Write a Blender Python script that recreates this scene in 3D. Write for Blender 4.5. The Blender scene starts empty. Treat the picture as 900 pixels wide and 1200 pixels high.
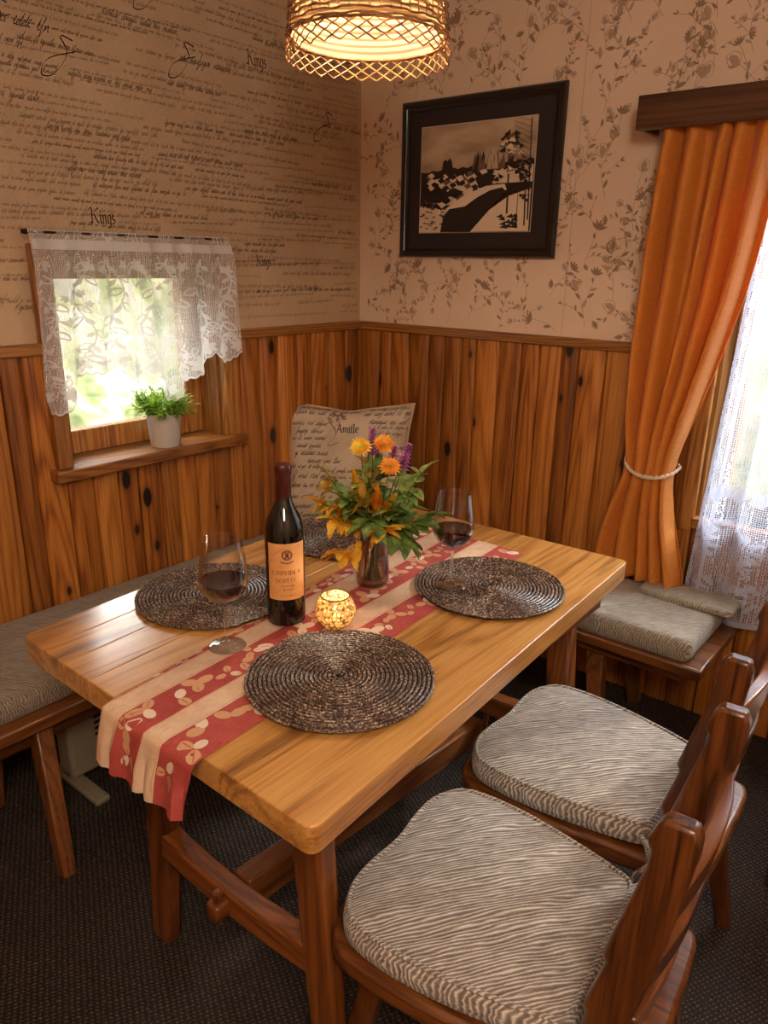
import bpy, bmesh, math, random
from mathutils import Vector, Matrix, Euler, noise
C = bpy.context.scene.collection
S = bpy.context.scene
PI = math.pi
R = math.radians
random.seed(11)

# ------------------------------------------------------------------ camera
FOC = 870.0
cd = bpy.data.cameras.new('camera'); cam = bpy.data.objects.new('camera', cd); C.objects.link(cam)
cd.sensor_fit = 'HORIZONTAL'; cd.sensor_width = 36; cd.lens = FOC / 900 * 36
cam.matrix_world = Matrix(((0.77574175, -0.21331799, 0.5939025, 2.12),
                           (0.63081976, 0.23668466, -0.73894979, -2.45),
                           (0.01706368, 0.94787964, 0.31817138, 1.47),
                           (0, 0, 0, 1)))
cd.clip_start = 0.05
S.camera = cam

# ------------------------------------------------------------------ light and exposure
w = bpy.data.worlds.new('sky'); S.world = w; w.use_nodes = True
nt = w.node_tree; bg = nt.nodes['Background']
sky = nt.nodes.new('ShaderNodeTexSky'); sky.sky_type = 'HOSEK_WILKIE'
sky.sun_direction = (0.5, -0.4, 0.75); sky.turbidity = 6; sky.ground_albedo = 0.4
hs = nt.nodes.new('ShaderNodeHueSaturation'); hs.inputs['Saturation'].default_value = 0.45
nt.links.new(sky.outputs[0], hs.inputs['Color']); nt.links.new(hs.outputs[0], bg.inputs[0])
bg.inputs[1].default_value = 4.6

def light(name, kind, loc, energy, color=(1, 1, 1), **kw):
    l = bpy.data.lights.new(name, kind); l.energy = energy; l.color = color
    for k, v in kw.items():
        if k != 'aim': setattr(l, k, v)
    o = bpy.data.objects.new(name, l); C.objects.link(o); o.location = loc
    if 'aim' in kw:
        o.rotation_euler = (Vector(kw['aim']) - Vector(loc)).to_track_quat('-Z', 'Y').to_euler()
    return o
# daylight outside the two windows; the sun is high behind thin cloud
light('sun', 'SUN', (4, 6, 6), 3.0, (1, .95, .85), angle=R(4), aim=(0.2, -1.2, 0))
light('daylight_big_window', 'AREA', (2.35, 1.15, 2.75), 230, (.84, .92, 1.0), shape='RECTANGLE', size=1.7, size_y=1.2, aim=(1.8, -.9, .5))
light('daylight_small_window', 'AREA', (-.95, -1.05, 1.93), 38, (.97, .98, .92), shape='RECTANGLE', size=1.0, size_y=.75, aim=(.5, -1.3, .95))
# warm fill light added behind the camera, unseen; no known lamp stands there
light('rear_fill', 'POINT', (2.55, -2.75, 2.15), 56, (1, .88, .76), shadow_soft_size=.25)

S.view_settings.view_transform = 'Standard'
S.view_settings.look = 'None'
S.view_settings.gamma = 1
S.view_settings.use_curve_mapping = False
S.view_settings.exposure = 0.20

# ------------------------------------------------------------------ helpers
def lin(c):
    return tuple((x / 255 / 12.92 if x / 255 <= .04045 else ((x / 255 + .055) / 1.055) ** 2.4) for x in c) + (1,)

class NT:
    def __init__(s, name, **kw):
        s.m = bpy.data.materials.new(name); s.m.use_nodes = True; s.t = s.m.node_tree
        s.b = s.t.nodes['Principled BSDF']
        for k, v in kw.items(): s.b.inputs[k.replace('_', ' ')].default_value = v
    def n(s, typ, ins=None, **kw):
        nd = s.t.nodes.new('ShaderNode' + typ)
        for k, v in kw.items(): setattr(nd, k, v)
        for k, v in (ins or {}).items():
            if hasattr(v, 'is_linked') or isinstance(v, bpy.types.NodeSocket): s.t.links.new(v, nd.inputs[k])
            else: nd.inputs[k].default_value = v
        return nd
    def coord(s, scale=(1, 1, 1), rot=(0, 0, 0), which='Object', off=None):
        tc = s.n('TexCoord'); src = tc.outputs[which]
        if off is not None: src = s.n('VectorMath', {0: src, 1: off}, operation='ADD').outputs[0]
        return s.n('Mapping', {'Vector': src, 'Scale': scale, 'Rotation': rot}).outputs[0]
    def math(s, op, a, b=0.0, c=None):
        d = {0: a, 1: b}
        if c is not None: d[2] = c
        return s.n('Math', d, operation=op).outputs[0]
    def ramp(s, fac, stops):
        r = s.n('ValToRGB', {'Fac': fac}); cr = r.color_ramp
        while len(cr.elements) < len(stops): cr.elements.new(.5)
        for e, (p, c) in zip(cr.elements, stops): e.position = p; e.color = c
        return r.outputs[0]
    def mix(s, fac, a, b, mode='MIX'):
        m = s.n('Mix', {}, data_type='RGBA', blend_type=mode)
        for i, v in ((0, fac), (6, a), (7, b)):
            if isinstance(v, bpy.types.NodeSocket): s.t.links.new(v, m.inputs[i])
            else: m.inputs[i].default_value = v
        return m.outputs[2]
    def set(s, k, v): s.t.links.new(v, s.b.inputs[k])
    def bump(s, h, strength=.3, dist=.01):
        b = s.n('Bump', {'Height': h, 'Strength': strength, 'Distance': dist}); s.set('Normal', b.outputs[0])

def plain(name, rgb, rough=.6, **kw):
    t = NT(name, Base_Color=lin(rgb), Roughness=rough, **kw); return t.m

def wood(name, light_, mid, dark, axis='Z', scale=10, rough=.45, knots=True, dist=5, fib=1.0, coat=0.0, tonevar=.45, worn=False):
    t = NT(name, Roughness=rough)
    at = t.n('Attribute', attribute_name='tone')
    tone = at.outputs['Fac']
    off = t.n('CombineXYZ', {0: t.math('MULTIPLY', tone, 7.3), 1: t.math('MULTIPLY', tone, 11.1), 2: t.math('MULTIPLY', tone, 5.7)}).outputs[0]
    k = {'X': (.07, 1, 1), 'Y': (1, .07, 1), 'Z': (1, 1, .07)}[axis]
    k2 = {'X': (.03, 1, 1), 'Y': (1, .03, 1), 'Z': (1, 1, .03)}[axis]
    v = t.coord(k, off=off); v2 = t.coord(k2, off=off)
    base = t.n('TexNoise', {'Vector': v, 'Scale': scale * .75, 'Detail': 1.5, 'Roughness': .4, 'Distortion': .3}).outputs[0]
    ring = t.math('ADD', t.math('MULTIPLY', t.math('SINE', t.math('MULTIPLY', base, 85.0)), .5), .5)
    ring = t.math('POWER', ring, 2.2)
    f = t.n('TexNoise', {'Vector': v2, 'Scale': 190 * fib, 'Detail': 4, 'Roughness': .6}).outputs[0]
    b = t.n('TexNoise', {'Vector': v, 'Scale': 5, 'Detail': 3}).outputs[0]
    g = t.math('ADD', t.math('MULTIPLY', ring, -.15), t.math('ADD', t.math('MULTIPLY', f, .55), t.math('MULTIPLY', b, .55)))
    col = t.ramp(g, [(.30, lin(dark)), (.50, lin(mid)), (.72, lin(light_))])
    tv = t.math('ADD', t.math('MULTIPLY', tone, tonevar), 1 - tonevar * .55)
    col = t.mix(1.0, col, t.n('CombineColor', {0: tv, 1: tv, 2: tv}).outputs[0], 'MULTIPLY')
    if knots:
        xyz = t.n('SeparateXYZ', {0: t.n('TexCoord').outputs['Object']})
        uu = t.math('ADD', t.math('MULTIPLY', t.math('SUBTRACT', xyz.outputs[0], xyz.outputs[1]), 7.0), t.math('MULTIPLY', tone, 37.0))
        vv = t.n('CombineXYZ', {0: uu, 1: t.math('ADD', t.math('MULTIPLY', xyz.outputs[2], 3.4), t.math('MULTIPLY', tone, 19.0))}).outputs[0]
        vo = t.n('TexVoronoi', {'Vector': vv, 'Scale': 1.0, 'Randomness': .9}, voronoi_dimensions='2D')
        r = t.n('SeparateColor', {0: vo.outputs['Color']}).outputs[0]
        rad = t.math('MULTIPLY', t.math('SUBTRACT', r, .55), .26)
        e = t.math('SUBTRACT', rad, t.math('ADD', vo.outputs['Distance'], t.math('MULTIPLY', t.math('SUBTRACT', b, .5), .12)))
        core = t.n('MapRange', {'Value': e, 'From Min': -.012, 'From Max': .02}).outputs[0]
        halo = t.n('MapRange', {'Value': e, 'From Min': -.09, 'From Max': .0, 'To Max': .55}).outputs[0]
        halo = t.math('MULTIPLY', halo, t.math('GREATER_THAN', rad, .012))
        core = t.math('MULTIPLY', core, t.math('GREATER_THAN', rad, .012))
        col = t.mix(halo, col, lin(dark)); col = t.mix(core, col, lin((30, 12, 5)))
    if worn:
        wn = t.n('TexNoise', {'Vector': v, 'Scale': 16, 'Detail': 5, 'Roughness': .65}).outputs[0]
        wm = t.n('MapRange', {'Value': wn, 'From Min': .56, 'From Max': .70, 'To Max': .7}).outputs[0]
        col = t.mix(wm, col, lin((88, 48, 22)))
    t.set('Base Color', col)
    t.bump(t.math('ADD', f, t.math('MULTIPLY', ring, -.5)), .2, .0015)
    if coat: t.b.inputs['Coat Weight'].default_value = coat; t.b.inputs['Coat Roughness'].default_value = .17
    return t.m

class MB:
    """collects shapes into one mesh"""
    def __init__(s): s.v = []; s.f = []; s.mi = []; s.tone = []; s.sm = []
    def add(s, vs, fs, mi=0, tone=0.0, smooth=False):
        o = len(s.v); s.v += [tuple(p) for p in vs]
        for f in fs: s.f.append(tuple(i + o for i in f)); s.mi.append(mi); s.tone.append(tone); s.sm.append(smooth)
        return s
    def box(s, a, b, mi=0, tone=0.0, M=None):
        (x0, y0, z0), (x1, y1, z1) = a, b
        vs = [Vector(p) for p in ((x0, y0, z0), (x1, y0, z0), (x1, y1, z0), (x0, y1, z0), (x0, y0, z1), (x1, y0, z1), (x1, y1, z1), (x0, y1, z1))]
        if M: vs = [M @ p for p in vs]
        return s.add(vs, [(0, 3, 2, 1), (4, 5, 6, 7), (0, 1, 5, 4), (1, 2, 6, 5), (2, 3, 7, 6), (3, 0, 4, 7)], mi, tone)
    def bar(s, p0, p1, s0, s1, up=(0, 0, 1), mi=0, tone=0.0):
        """tapered rectangular bar from p0 to p1; sizes (w,h)"""
        p0 = Vector(p0); p1 = Vector(p1); d = (p1 - p0).normalized(); x = d.cross(Vector(up)).normalized(); y = x.cross(d)
        vs = []
        for p, (a, b) in ((p0, s0), (p1, s1)):
            for q, r in ((-1, -1), (1, -1), (1, 1), (-1, 1)): vs.append(p + x * q * a / 2 + y * r * b / 2)
        return s.add(vs, [(0, 3, 2, 1), (4, 5, 6, 7), (0, 1, 5, 4), (1, 2, 6, 5), (2, 3, 7, 6), (3, 0, 4, 7)], mi, tone)
    def tube(s, pts, r, n=8, closed=False, mi=0, cap=True, sx=1.0):
        pts = [Vector(p) for p in pts]; N = len(pts); vs = []; fs = []
        rr = r if isinstance(r, (list, tuple)) else [r] * N
        prev = None
        for i, p in enumerate(pts):
            a = pts[(i - 1) % N] if (closed or i) else p; b = pts[(i + 1) % N] if (closed or i < N - 1) else p
            d = (b - a).normalized()
            if prev is None:
                u = d.orthogonal().normalized()
            else:
                u = (prev - d * prev.dot(d)).normalized()
            prev = u; w_ = d.cross(u)
            for k in range(n):
                t = 2 * PI * k / n; vs.append(p + (u * math.cos(t) * sx + w_ * math.sin(t)) * rr[i])
        M_ = N if closed else N - 1
        for i in range(M_):
            for k in range(n):
                a = i * n + k; b = i * n + (k + 1) % n; c = ((i + 1) % N) * n + (k + 1) % n; d = ((i + 1) % N) * n + k
                fs.append((a, b, c, d))
        if cap and not closed:
            fs.append(tuple(range(n))[::-1]); fs.append(tuple((N - 1) * n + k for k in range(n)))
        return s.add(vs, fs, mi, 0, True)
    def lathe(s, prof, n=48, c=(0, 0, 0), mi=0, closed=False):
        vs = []; fs = []; P = len(prof)
        for r, z in prof:
            for k in range(n):
                t = 2 * PI * k / n; vs.append((c[0] + r * math.cos(t), c[1] + r * math.sin(t), c[2] + z))
        for i in range(P if closed else P - 1):
            j = (i + 1) % P
            for k in range(n):
                fs.append((i * n + k, i * n + (k + 1) % n, j * n + (k + 1) % n, j * n + k))
        return s.add(vs, fs, mi, 0, True)
    def grid(s, fn, nu, nv, mi=0, keep=None):
        vs = [fn(i / nu, j / nv) for j in range(nv + 1) for i in range(nu + 1)]; fs = []
        for j in range(nv):
            for i in range(nu):
                a = j * (nu + 1) + i
                if keep is None or keep((i + .5) / nu, (j + .5) / nv): fs.append((a, a + 1, a + nu + 2, a + nu + 1))
        return s.add(vs, fs, mi, 0, True)
    def build(s, name, mats, parent=None, bevel=0.0, weld=False, solid=0.0, seg=2):
        me = bpy.data.meshes.new(name); me.from_pydata(s.v, [], s.f)
        for m in (mats if isinstance(mats, (list, tuple)) else [mats]): me.materials.append(m)
        me.polygons.foreach_set('material_index', s.mi); me.polygons.foreach_set('use_smooth', s.sm)
        if any(s.tone):
            a = me.attributes.new('tone', 'FLOAT', 'FACE'); a.data.foreach_set('value', s.tone)
        me.update(); me.set_sharp_from_angle(angle=R(48))
        if weld:
            b = bmesh.new(); b.from_mesh(me); bmesh.ops.remove_doubles(b, verts=b.verts, dist=1e-5); bmesh.ops.recalc_face_normals(b, faces=b.faces); b.to_mesh(me); b.free()
        o = bpy.data.objects.new(name, me); C.objects.link(o)
        if parent: o.parent = parent
        if solid:
            m = o.modifiers.new('solid', 'SOLIDIFY'); m.thickness = solid; m.offset = -1
        if bevel:
            m = o.modifiers.new('bevel', 'BEVEL'); m.width = bevel; m.segments = seg; m.limit_method = 'ANGLE'; m.angle_limit = R(35)
        return o

def thing(name, label, cat, loc=(0, 0, 0), rz=0, group=None):
    o = bpy.data.objects.new(name, None); C.objects.link(o); o.empty_display_size = .05
    o.location = loc; o.rotation_euler = (0, 0, rz); return tag(o, label, cat, group)
def tag(o, label, cat, group=None, kind=None):
    o['label'] = label; o['category'] = cat
    if group: o['group'] = group
    if kind: o['kind'] = kind
    return o
def struct(o, label=None):
    o['kind'] = 'structure'
    if label: o['label'] = label
    return o
def dup(root, loc, rz=0, label=None):
    r = root.copy(); C.objects.link(r); r.location = loc; r.rotation_euler = (0, 0, rz)
    if label: r['label'] = label
    for ch in list(root.children):
        c = ch.copy(); C.objects.link(c); c.parent = r
        for g in ch.children:
            d = g.copy(); C.objects.link(d); d.parent = c
    return r

def catmull(pts, n=6, closed=False):
    out = []; N = len(pts); P = [Vector(p) for p in pts]
    rng = range(N) if closed else range(N - 1)
    for i in rng:
        if closed: a, b, c, d = P[(i - 1) % N], P[i], P[(i + 1) % N], P[(i + 2) % N]
        else: a, b, c, d = P[max(i - 1, 0)], P[i], P[i + 1], P[min(i + 2, N - 1)]
        for k in range(n):
            t = k / n
            out.append(.5 * ((2 * b) + (c - a) * t + (2 * a - 5 * b + 4 * c - d) * t * t + (3 * b - a - 3 * c + d) * t ** 3))
    if not closed: out.append(P[-1])
    return out

# ---- flat marks: pen strokes and little shapes laid on a surface map f(u,v)->3D
zc = [0]
class Ink:
    def __init__(s, mb, f, mi): s.mb = mb; s.f = f; s.mi = mi
    def poly(s, pts, mi=None):
        zc[0] += 1
        s.mb.add([s.f(x, y) for x, y in pts], [tuple(range(len(pts)))], s.mi if mi is None else mi)
    def nib(s, pts, w_=.002, ang=50, minw=.25, smooth=3, mi=None):
        zc[0] += 1
        if smooth > 1: pts = [(p[0], p[1]) for p in catmull([(a, b, 0) for a, b in pts], smooth)]
        nx, ny = math.cos(R(ang)) * w_ / 2, math.sin(R(ang)) * w_ / 2; vs = []
        for i, p in enumerate(pts):
            a = pts[max(i - 1, 0)]; b = pts[min(i + 1, len(pts) - 1)]
            dx, dy = b[0] - a[0], b[1] - a[1]; L = math.hypot(dx, dy) or 1; px, py = -dy / L, dx / L
            sg = 1 if (px * nx + py * ny) >= 0 else -1
            ox, oy = nx * sg * (1 - minw) + px * w_ / 2 * minw, ny * sg * (1 - minw) + py * w_ / 2 * minw
            vs.append(s.f(p[0] + ox, p[1] + oy)); vs.append(s.f(p[0] - ox, p[1] - oy))
        s.mb.add(vs, [(2 * i, 2 * i + 1, 2 * i + 3, 2 * i + 2) for i in range(len(pts) - 1)], s.mi if mi is None else mi)
    def leaf(s, x, y, ang, l, w_, n=5, mi=None):
        ca, sa = math.cos(ang), math.sin(ang); P = []
        for i in range(n + 1):
            t = i / n; P.append((t * l, w_ / 2 * math.sin(PI * t) ** .8))
        for i in range(n - 1, 0, -1):
            t = i / n; P.append((t * l, -w_ / 2 * math.sin(PI * t) ** .8))
        s.poly([(x + a * ca - b * sa, y + a * sa + b * ca) for a, b in P], mi)

LET = {'n': [(0, 0), (.15, .9), (.2, .1), (.35, .85), (.55, .9), (.6, .1), (.8, .1)],
       'e': [(0, .3), (.35, .6), (.3, .95), (.1, .7), (.15, .15), (.5, .1)],
       'l': [(0, .1), (.35, 1.3), (.45, 1.9), (.25, 1.7), (.2, .2), (.45, .05)],
       'o': [(0, .5), (.3, .95), (.05, .6), (.15, .05), (.5, .3), (.4, .9), (.65, .8)],
       'u': [(0, .8), (.1, .1), (.4, .2), (.5, .9), (.55, .1), (.75, .1)],
       'd': [(.4, .8), (.1, .8), (.05, .15), (.4, .2), (.75, 1.9), (.45, .6), (.55, .05), (.7, .1)],
       'g': [(.4, .85), (.08, .7), (.15, .1), (.45, .7), (.3, -.8), (-.1, -.9), (.1, -.3), (.7, .3)],
       's': [(0, .1), (.35, .95), (.4, .3), (.1, .02), (.55, .1)],
       't': [(0, .2), (.35, 1.5), (.2, .1), (.5, .1)],
       'i': [(0, .1), (.2, .9), (.2, .1), (.4, .1)],
       'f': [(0, .2), (.5, 1.8), (.3, 1.6), (.15, -.9), (.25, -.6), (.55, .2)]}
KEYS = 'nneeeloouudgssttiif'
def scribble(ink, x, y, length, h, rng, w_=None, slant=.45, drift=0.0):
    """a line of handwriting-like joined strokes"""
    w_ = w_ or h * .16; x0 = x; y0 = y
    while x < x0 + length:
        nl = rng.randint(2, 8); pts = []; big = rng.random() < .12
        for i in range(nl):
            L = LET[rng.choice(KEYS)]; kx = h * rng.uniform(.75, 1.05); ky = h * rng.uniform(.8, 1.15)
            if big and i == 0: kx *= 1.5; ky *= 1.5
            yb = y0 + (x - x0) * drift
            for a, b in L: pts.append((x + a * kx + b * ky * slant, yb + b * ky))
            x += L[-1][0] * kx
        ink.nib(pts, w_, 50, .3, smooth=2)
        x += h * rng.uniform(.5, 1.1)
BL = {'K': ([[(-.15, 1.45), (.05, 1.75), (.22, 1.55), (.2, .12), (.34, 0)], [(.26, .85), (.6, 1.3), (.95, 1.72), (1.1, 1.6)], [(.28, .8), (.55, .95), (.85, .25), (1.15, .02)], [(-.1, .08), (.12, .0)]], 1.25),
      'i': ([[(0, .82), (.12, 1), (.12, .12), (.27, .02)], [(.1, 1.32), (.17, 1.25)]], .34),
      'n': ([[(0, .82), (.12, 1), (.12, .05), (.2, 0)], [(.14, .78), (.36, 1), (.48, .84), (.48, .1), (.62, .02)]], .68),
      'g': ([[(.48, .92), (.14, .98), (.1, .22), (.28, .02), (.46, .22)], [(.46, .98), (.48, .0), (.36, -.5), (.05, -.42)]], .62),
      's': ([[(.42, .88), (.16, .98), (.1, .62), (.42, .42), (.4, .08), (.05, .04)]], .5),
      'A': ([[(0, 0), (.25, .5), (.5, 1.7), (.75, .3), (.95, 0)], [(.2, .6), (.7, .6)]], 1.0),
      'm': ([[(0, .82), (.12, 1), (.12, .05)], [(.14, .78), (.34, 1), (.42, .84), (.42, .05)], [(.44, .78), (.66, 1), (.75, .84), (.75, .1), (.9, .02)]], .92),
      'l': ([[(0, 1.5), (.12, 1.7), (.12, .1), (.25, 0)]], .32),
      't': ([[(.12, 1.4), (.12, .1), (.3, 0)], [(-.05, .98), (.3, .98)]], .38),
      'e': ([[(.1, .5), (.45, .62), (.3, 1), (.08, .85), (.1, .2), (.4, .08)]], .5),
      'r': ([[(0, .82), (.12, 1), (.12, .05)], [(.14, .8), (.36, 1), (.45, .85)]], .5)}
def black(ink, word, x, y, h, w_=None):
    for ch in word:
        st, adv = BL[ch]
        for q in st: ink.nib([(x + a * h, y + b * h) for a, b in q], w_ or h * .17, 42, .25, smooth=3)
        x += adv * h
    return x

# ------------------------------------------------------------------ materials
M_panel = wood('pine_panelling', (206, 138, 62), (172, 102, 36), (110, 56, 17), 'Z', 9, .42, True, 7, coat=.25)
M_railx = wood('pine_rail_x', (206, 146, 74), (172, 110, 48), (114, 64, 24), 'X', 14, .4, False, 7, coat=.2)
M_raily = wood('pine_rail_y', (206, 146, 74), (172, 110, 48), (114, 64, 24), 'Y', 14, .4, False, 7, coat=.2)
M_railz = wood('pine_rail_z', (206, 146, 76), (172, 112, 50), (114, 66, 26), 'Z', 14, .4, False, 7, coat=.2)
M_table = wood('table_wood', (228, 174, 104), (208, 148, 76), (160, 102, 46), 'Y', 9, .30, False, 6, coat=.7, tonevar=.16, worn=True)
M_tlegz = wood('table_leg_wood', (172, 104, 48), (138, 76, 32), (84, 42, 16), 'Z', 10, .38, False, 6, coat=.3)
M_tlegx = wood('table_rail_wood', (164, 98, 44), (130, 70, 30), (80, 40, 15), 'X', 10, .38, False, 6, coat=.3)
M_tlegy = wood('table_stretcher_wood', (172, 104, 50), (138, 76, 34), (84, 42, 16), 'Y', 10, .38, False, 6, coat=.3)
M_chz = wood('chair_wood_z', (142, 84, 38), (108, 58, 22), (58, 28, 9), 'Z', 10, .3, False, 6, coat=.4)
M_chx = wood('chair_wood_x', (142, 84, 38), (108, 58, 22), (58, 28, 9), 'X', 10, .3, False, 6, coat=.4)
M_chy = wood('chair_wood_y', (142, 84, 38), (108, 58, 22), (58, 28, 9), 'Y', 10, .3, False, 6, coat=.4)
M_bench = wood('bench_wood_x', (164, 102, 48), (130, 74, 32), (80, 42, 16), 'X', 10, .36, False, 6, coat=.3)
M_benchy = wood('bench_wood_y', (164, 102, 48), (130, 74, 32), (80, 42, 16), 'Y', 10, .36, False, 6, coat=.3)
M_benchz = wood('bench_wood_z', (164, 102, 48), (130, 74, 32), (80, 42, 16), 'Z', 10, .4, False, 6, coat=.2)
M_cornice = wood('cornice_wood', (124, 80, 54), (100, 60, 38), (66, 36, 22), 'X', 8, .3, False, 3, coat=.3)
M_gap = plain('dark_backing', (26, 12, 6), .9)

def paper(name, rgb, rgb2):
    t = NT(name, Roughness=.85)
    n1 = t.n('TexNoise', {'Vector': t.coord((1, 1, 1)), 'Scale': 3.5, 'Detail': 4}).outputs[0]
    a = t.n('TexNoise', {'Vector': t.coord((60, 60, 600)), 'Scale': 1, 'Detail': 2}).outputs[0]
    b = t.n('TexNoise', {'Vector': t.coord((600, 600, 60)), 'Scale': 1, 'Detail': 2}).outputs[0]
    h = t.math('ADD', a, b)
    f = t.math('ADD', t.math('MULTIPLY', n1, .5), t.math('MULTIPLY', h, .25))
    t.set('Base Color', t.ramp(f, [(.35, lin(rgb2)), (.65, lin(rgb))])); t.bump(h, .15, .001)
    return t.m
M_paperL = paper('letter_wallpaper', (206, 176, 142), (184, 150, 116))
M_paperB = paper('floral_wallpaper', (238, 208, 180), (226, 192, 162))
M_ink1 = plain('faint_ink', (138, 108, 80), .9)
M_ink2 = plain('dark_ink', (84, 62, 46), .9)
M_ink3 = plain('flower_ink', (158, 124, 98), .9)
M_ink4 = plain('flower_fill', (190, 154, 126), .9)
M_ceil = plain('ceiling_paint', (200, 180, 150), .9)

t = NT('carpet_loop', Roughness=.95)
v = t.coord((1, 1, 1), (0, 0, R(28)))
wa = t.n('TexWave', {'Vector': v, 'Scale': 36, 'Distortion': 2.5, 'Detail': 2, 'Detail Scale': 3}, bands_direction='X').outputs['Fac']
wb = t.n('TexWave', {'Vector': v, 'Scale': 26, 'Distortion': 3, 'Detail': 2, 'Detail Scale': 3}, bands_direction='Y').outputs['Fac']
cn = t.n('TexNoise', {'Vector': v, 'Scale': 150, 'Detail': 2}).outputs[0]
h = t.math('MULTIPLY', wa, wb)
t.set('Base Color', t.ramp(t.math('ADD', t.math('MULTIPLY', h, .6), t.math('MULTIPLY', cn, .5)), [(.2, lin((26, 18, 13))), (.55, lin((66, 49, 37))), (.85, lin((122, 98, 78)))]))
t.bump(h, .9, .006); M_carpet = t.m

def ribcloth(name, rot, hi=(232, 222, 210), lo=(104, 90, 80), scale=40, mid=(158, 142, 128)):
    t = NT(name, Roughness=.9); t.b.inputs['Sheen Weight'].default_value = .2
    v = t.coord((1, 1, 1), (0, 0, R(rot)))
    sk = t.n('Mapping', {'Vector': v, 'Scale': (1, .22, 1)}).outputs[0]
    wv = t.n('TexWave', {'Vector': sk, 'Scale': scale * 1.25, 'Distortion': 13, 'Detail': 2.5, 'Detail Scale': .55, 'Detail Roughness': .6}, bands_direction='X').outputs['Fac']
    fn = t.n('TexNoise', {'Vector': t.coord(), 'Scale': 520, 'Detail': 2}).outputs[0]
    bn = t.n('TexNoise', {'Vector': sk, 'Scale': 110, 'Detail': 3, 'Roughness': .7}).outputs[0]
    f = t.math('ADD', t.math('MULTIPLY', t.math('POWER', wv, 1.5), .34), t.math('ADD', t.math('MULTIPLY', fn, .26), t.math('MULTIPLY', bn, .54)))
    t.set('Base Color', t.ramp(f, [(.30, lin(lo)), (.52, lin(mid)), (.78, lin(hi))]))  # pale highlights on the rib ridges are painted into the cloth colour
    t.bump(f, .9, .004); return t.m
M_cush = ribcloth('ribbed_cushion_cloth', 42)
M_cush2 = ribcloth('ribbed_bench_cloth', 40, (188, 174, 154), (104, 92, 78), 44, (150, 134, 114))
M_cush3 = ribcloth('ribbed_left_bench_cloth', 55, (182, 168, 146), (98, 86, 74), 44, (144, 128, 110))

def lace(name, rgb, cover, size, hole):
    """open net: threads with real holes between them"""
    t = NT(name, Base_Color=lin(rgb), Roughness=.8)
    vo = t.n('TexVoronoi', {'Vector': t.coord(), 'Scale': size, 'Randomness': .35}, feature='DISTANCE_TO_EDGE').outputs['Distance']
    thread = t.math('LESS_THAN', vo, hole)
    al = t.math('ADD', t.math('MULTIPLY', thread, 1 - cover), cover)
    tr = t.n('BsdfTransparent'); tl = t.n('BsdfTranslucent', {'Color': lin(rgb)})
    mx = t.n('MixShader', {0: .5, 1: t.b.outputs[0], 2: tl.outputs[0]})
    m2 = t.n('MixShader', {0: al, 1: tr.outputs[0], 2: mx.outputs[0]})
    t.t.links.new(m2.outputs[0], t.t.nodes['Material Output'].inputs[0]); return t.m
M_net = lace('lace_net', (244, 242, 240), .15, 300, .085)
M_netR = lace('lace_net_long', (226, 233, 252), .12, 150, .11)
def dense(name, rgb, al):
    t = NT(name, Base_Color=lin(rgb), Roughness=.8)
    tr = t.n('BsdfTransparent'); tl = t.n('BsdfTranslucent', {'Color': lin(rgb)})
    mx = t.n('MixShader', {0: .45, 1: t.b.outputs[0], 2: tl.outputs[0]})
    m2 = t.n('MixShader', {0: al, 1: tr.outputs[0], 2: mx.outputs[0]})
    t.t.links.new(m2.outputs[0], t.t.nodes['Material Output'].inputs[0]); return t.m
M_motif = dense('lace_motif', (248, 246, 244), .78)
M_motifR = dense('lace_motif_long', (228, 234, 250), .66)

t = NT('orange_curtain_cloth', Roughness=.62); t.b.inputs['Sheen Weight'].default_value = .15
n1 = t.n('TexNoise', {'Vector': t.coord((500, 500, 40)), 'Scale': 1, 'Detail': 3}).outputs[0]
n2 = t.n('TexNoise', {'Vector': t.coord((40, 40, 500)), 'Scale': 1, 'Detail': 3}).outputs[0]
f = t.math('MULTIPLY', t.math('ADD', n1, n2), .5)
t.set('Base Color', t.ramp(f, [(.35, lin((212, 124, 36))), (.65, lin((238, 152, 54)))])); t.bump(f, .2, .002)
tl = t.n('BsdfTranslucent', {'Color': lin((236, 120, 20))})
mx = t.n('MixShader', {0: .22, 1: t.b.outputs[0], 2: tl.outputs[0]}); t.t.links.new(mx.outputs[0], t.t.nodes['Material Output'].inputs[0])
M_orange = t.m

def cloth(name, a, b, sc=500):
    t = NT(name, Roughness=.75)
    n1 = t.n('TexNoise', {'Vector': t.coord((1, .12, 1)), 'Scale': sc, 'Detail': 2}).outputs[0]
    n2 = t.n('TexNoise', {'Vector': t.coord(), 'Scale': 18, 'Detail': 3}).outputs[0]
    f = t.math('MULTIPLY', t.math('ADD', n1, n2), .5)
    t.set('Base Color', t.ramp(f, [(.38, lin(a)), (.62, lin(b))])); t.bump(n1, .15, .001); return t.m
M_red = cloth('runner_red', (166, 62, 56), (196, 88, 80))
M_cream = cloth('runner_cream', (216, 176, 142), (238, 204, 172))
M_leafgold = plain('runner_leaf', (218, 164, 122), .6)
M_leafpale = plain('runner_pale_thread', (240, 214, 188), .6)
M_leafline = plain('runner_leaf_line', (186, 96, 72), .7)

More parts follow.
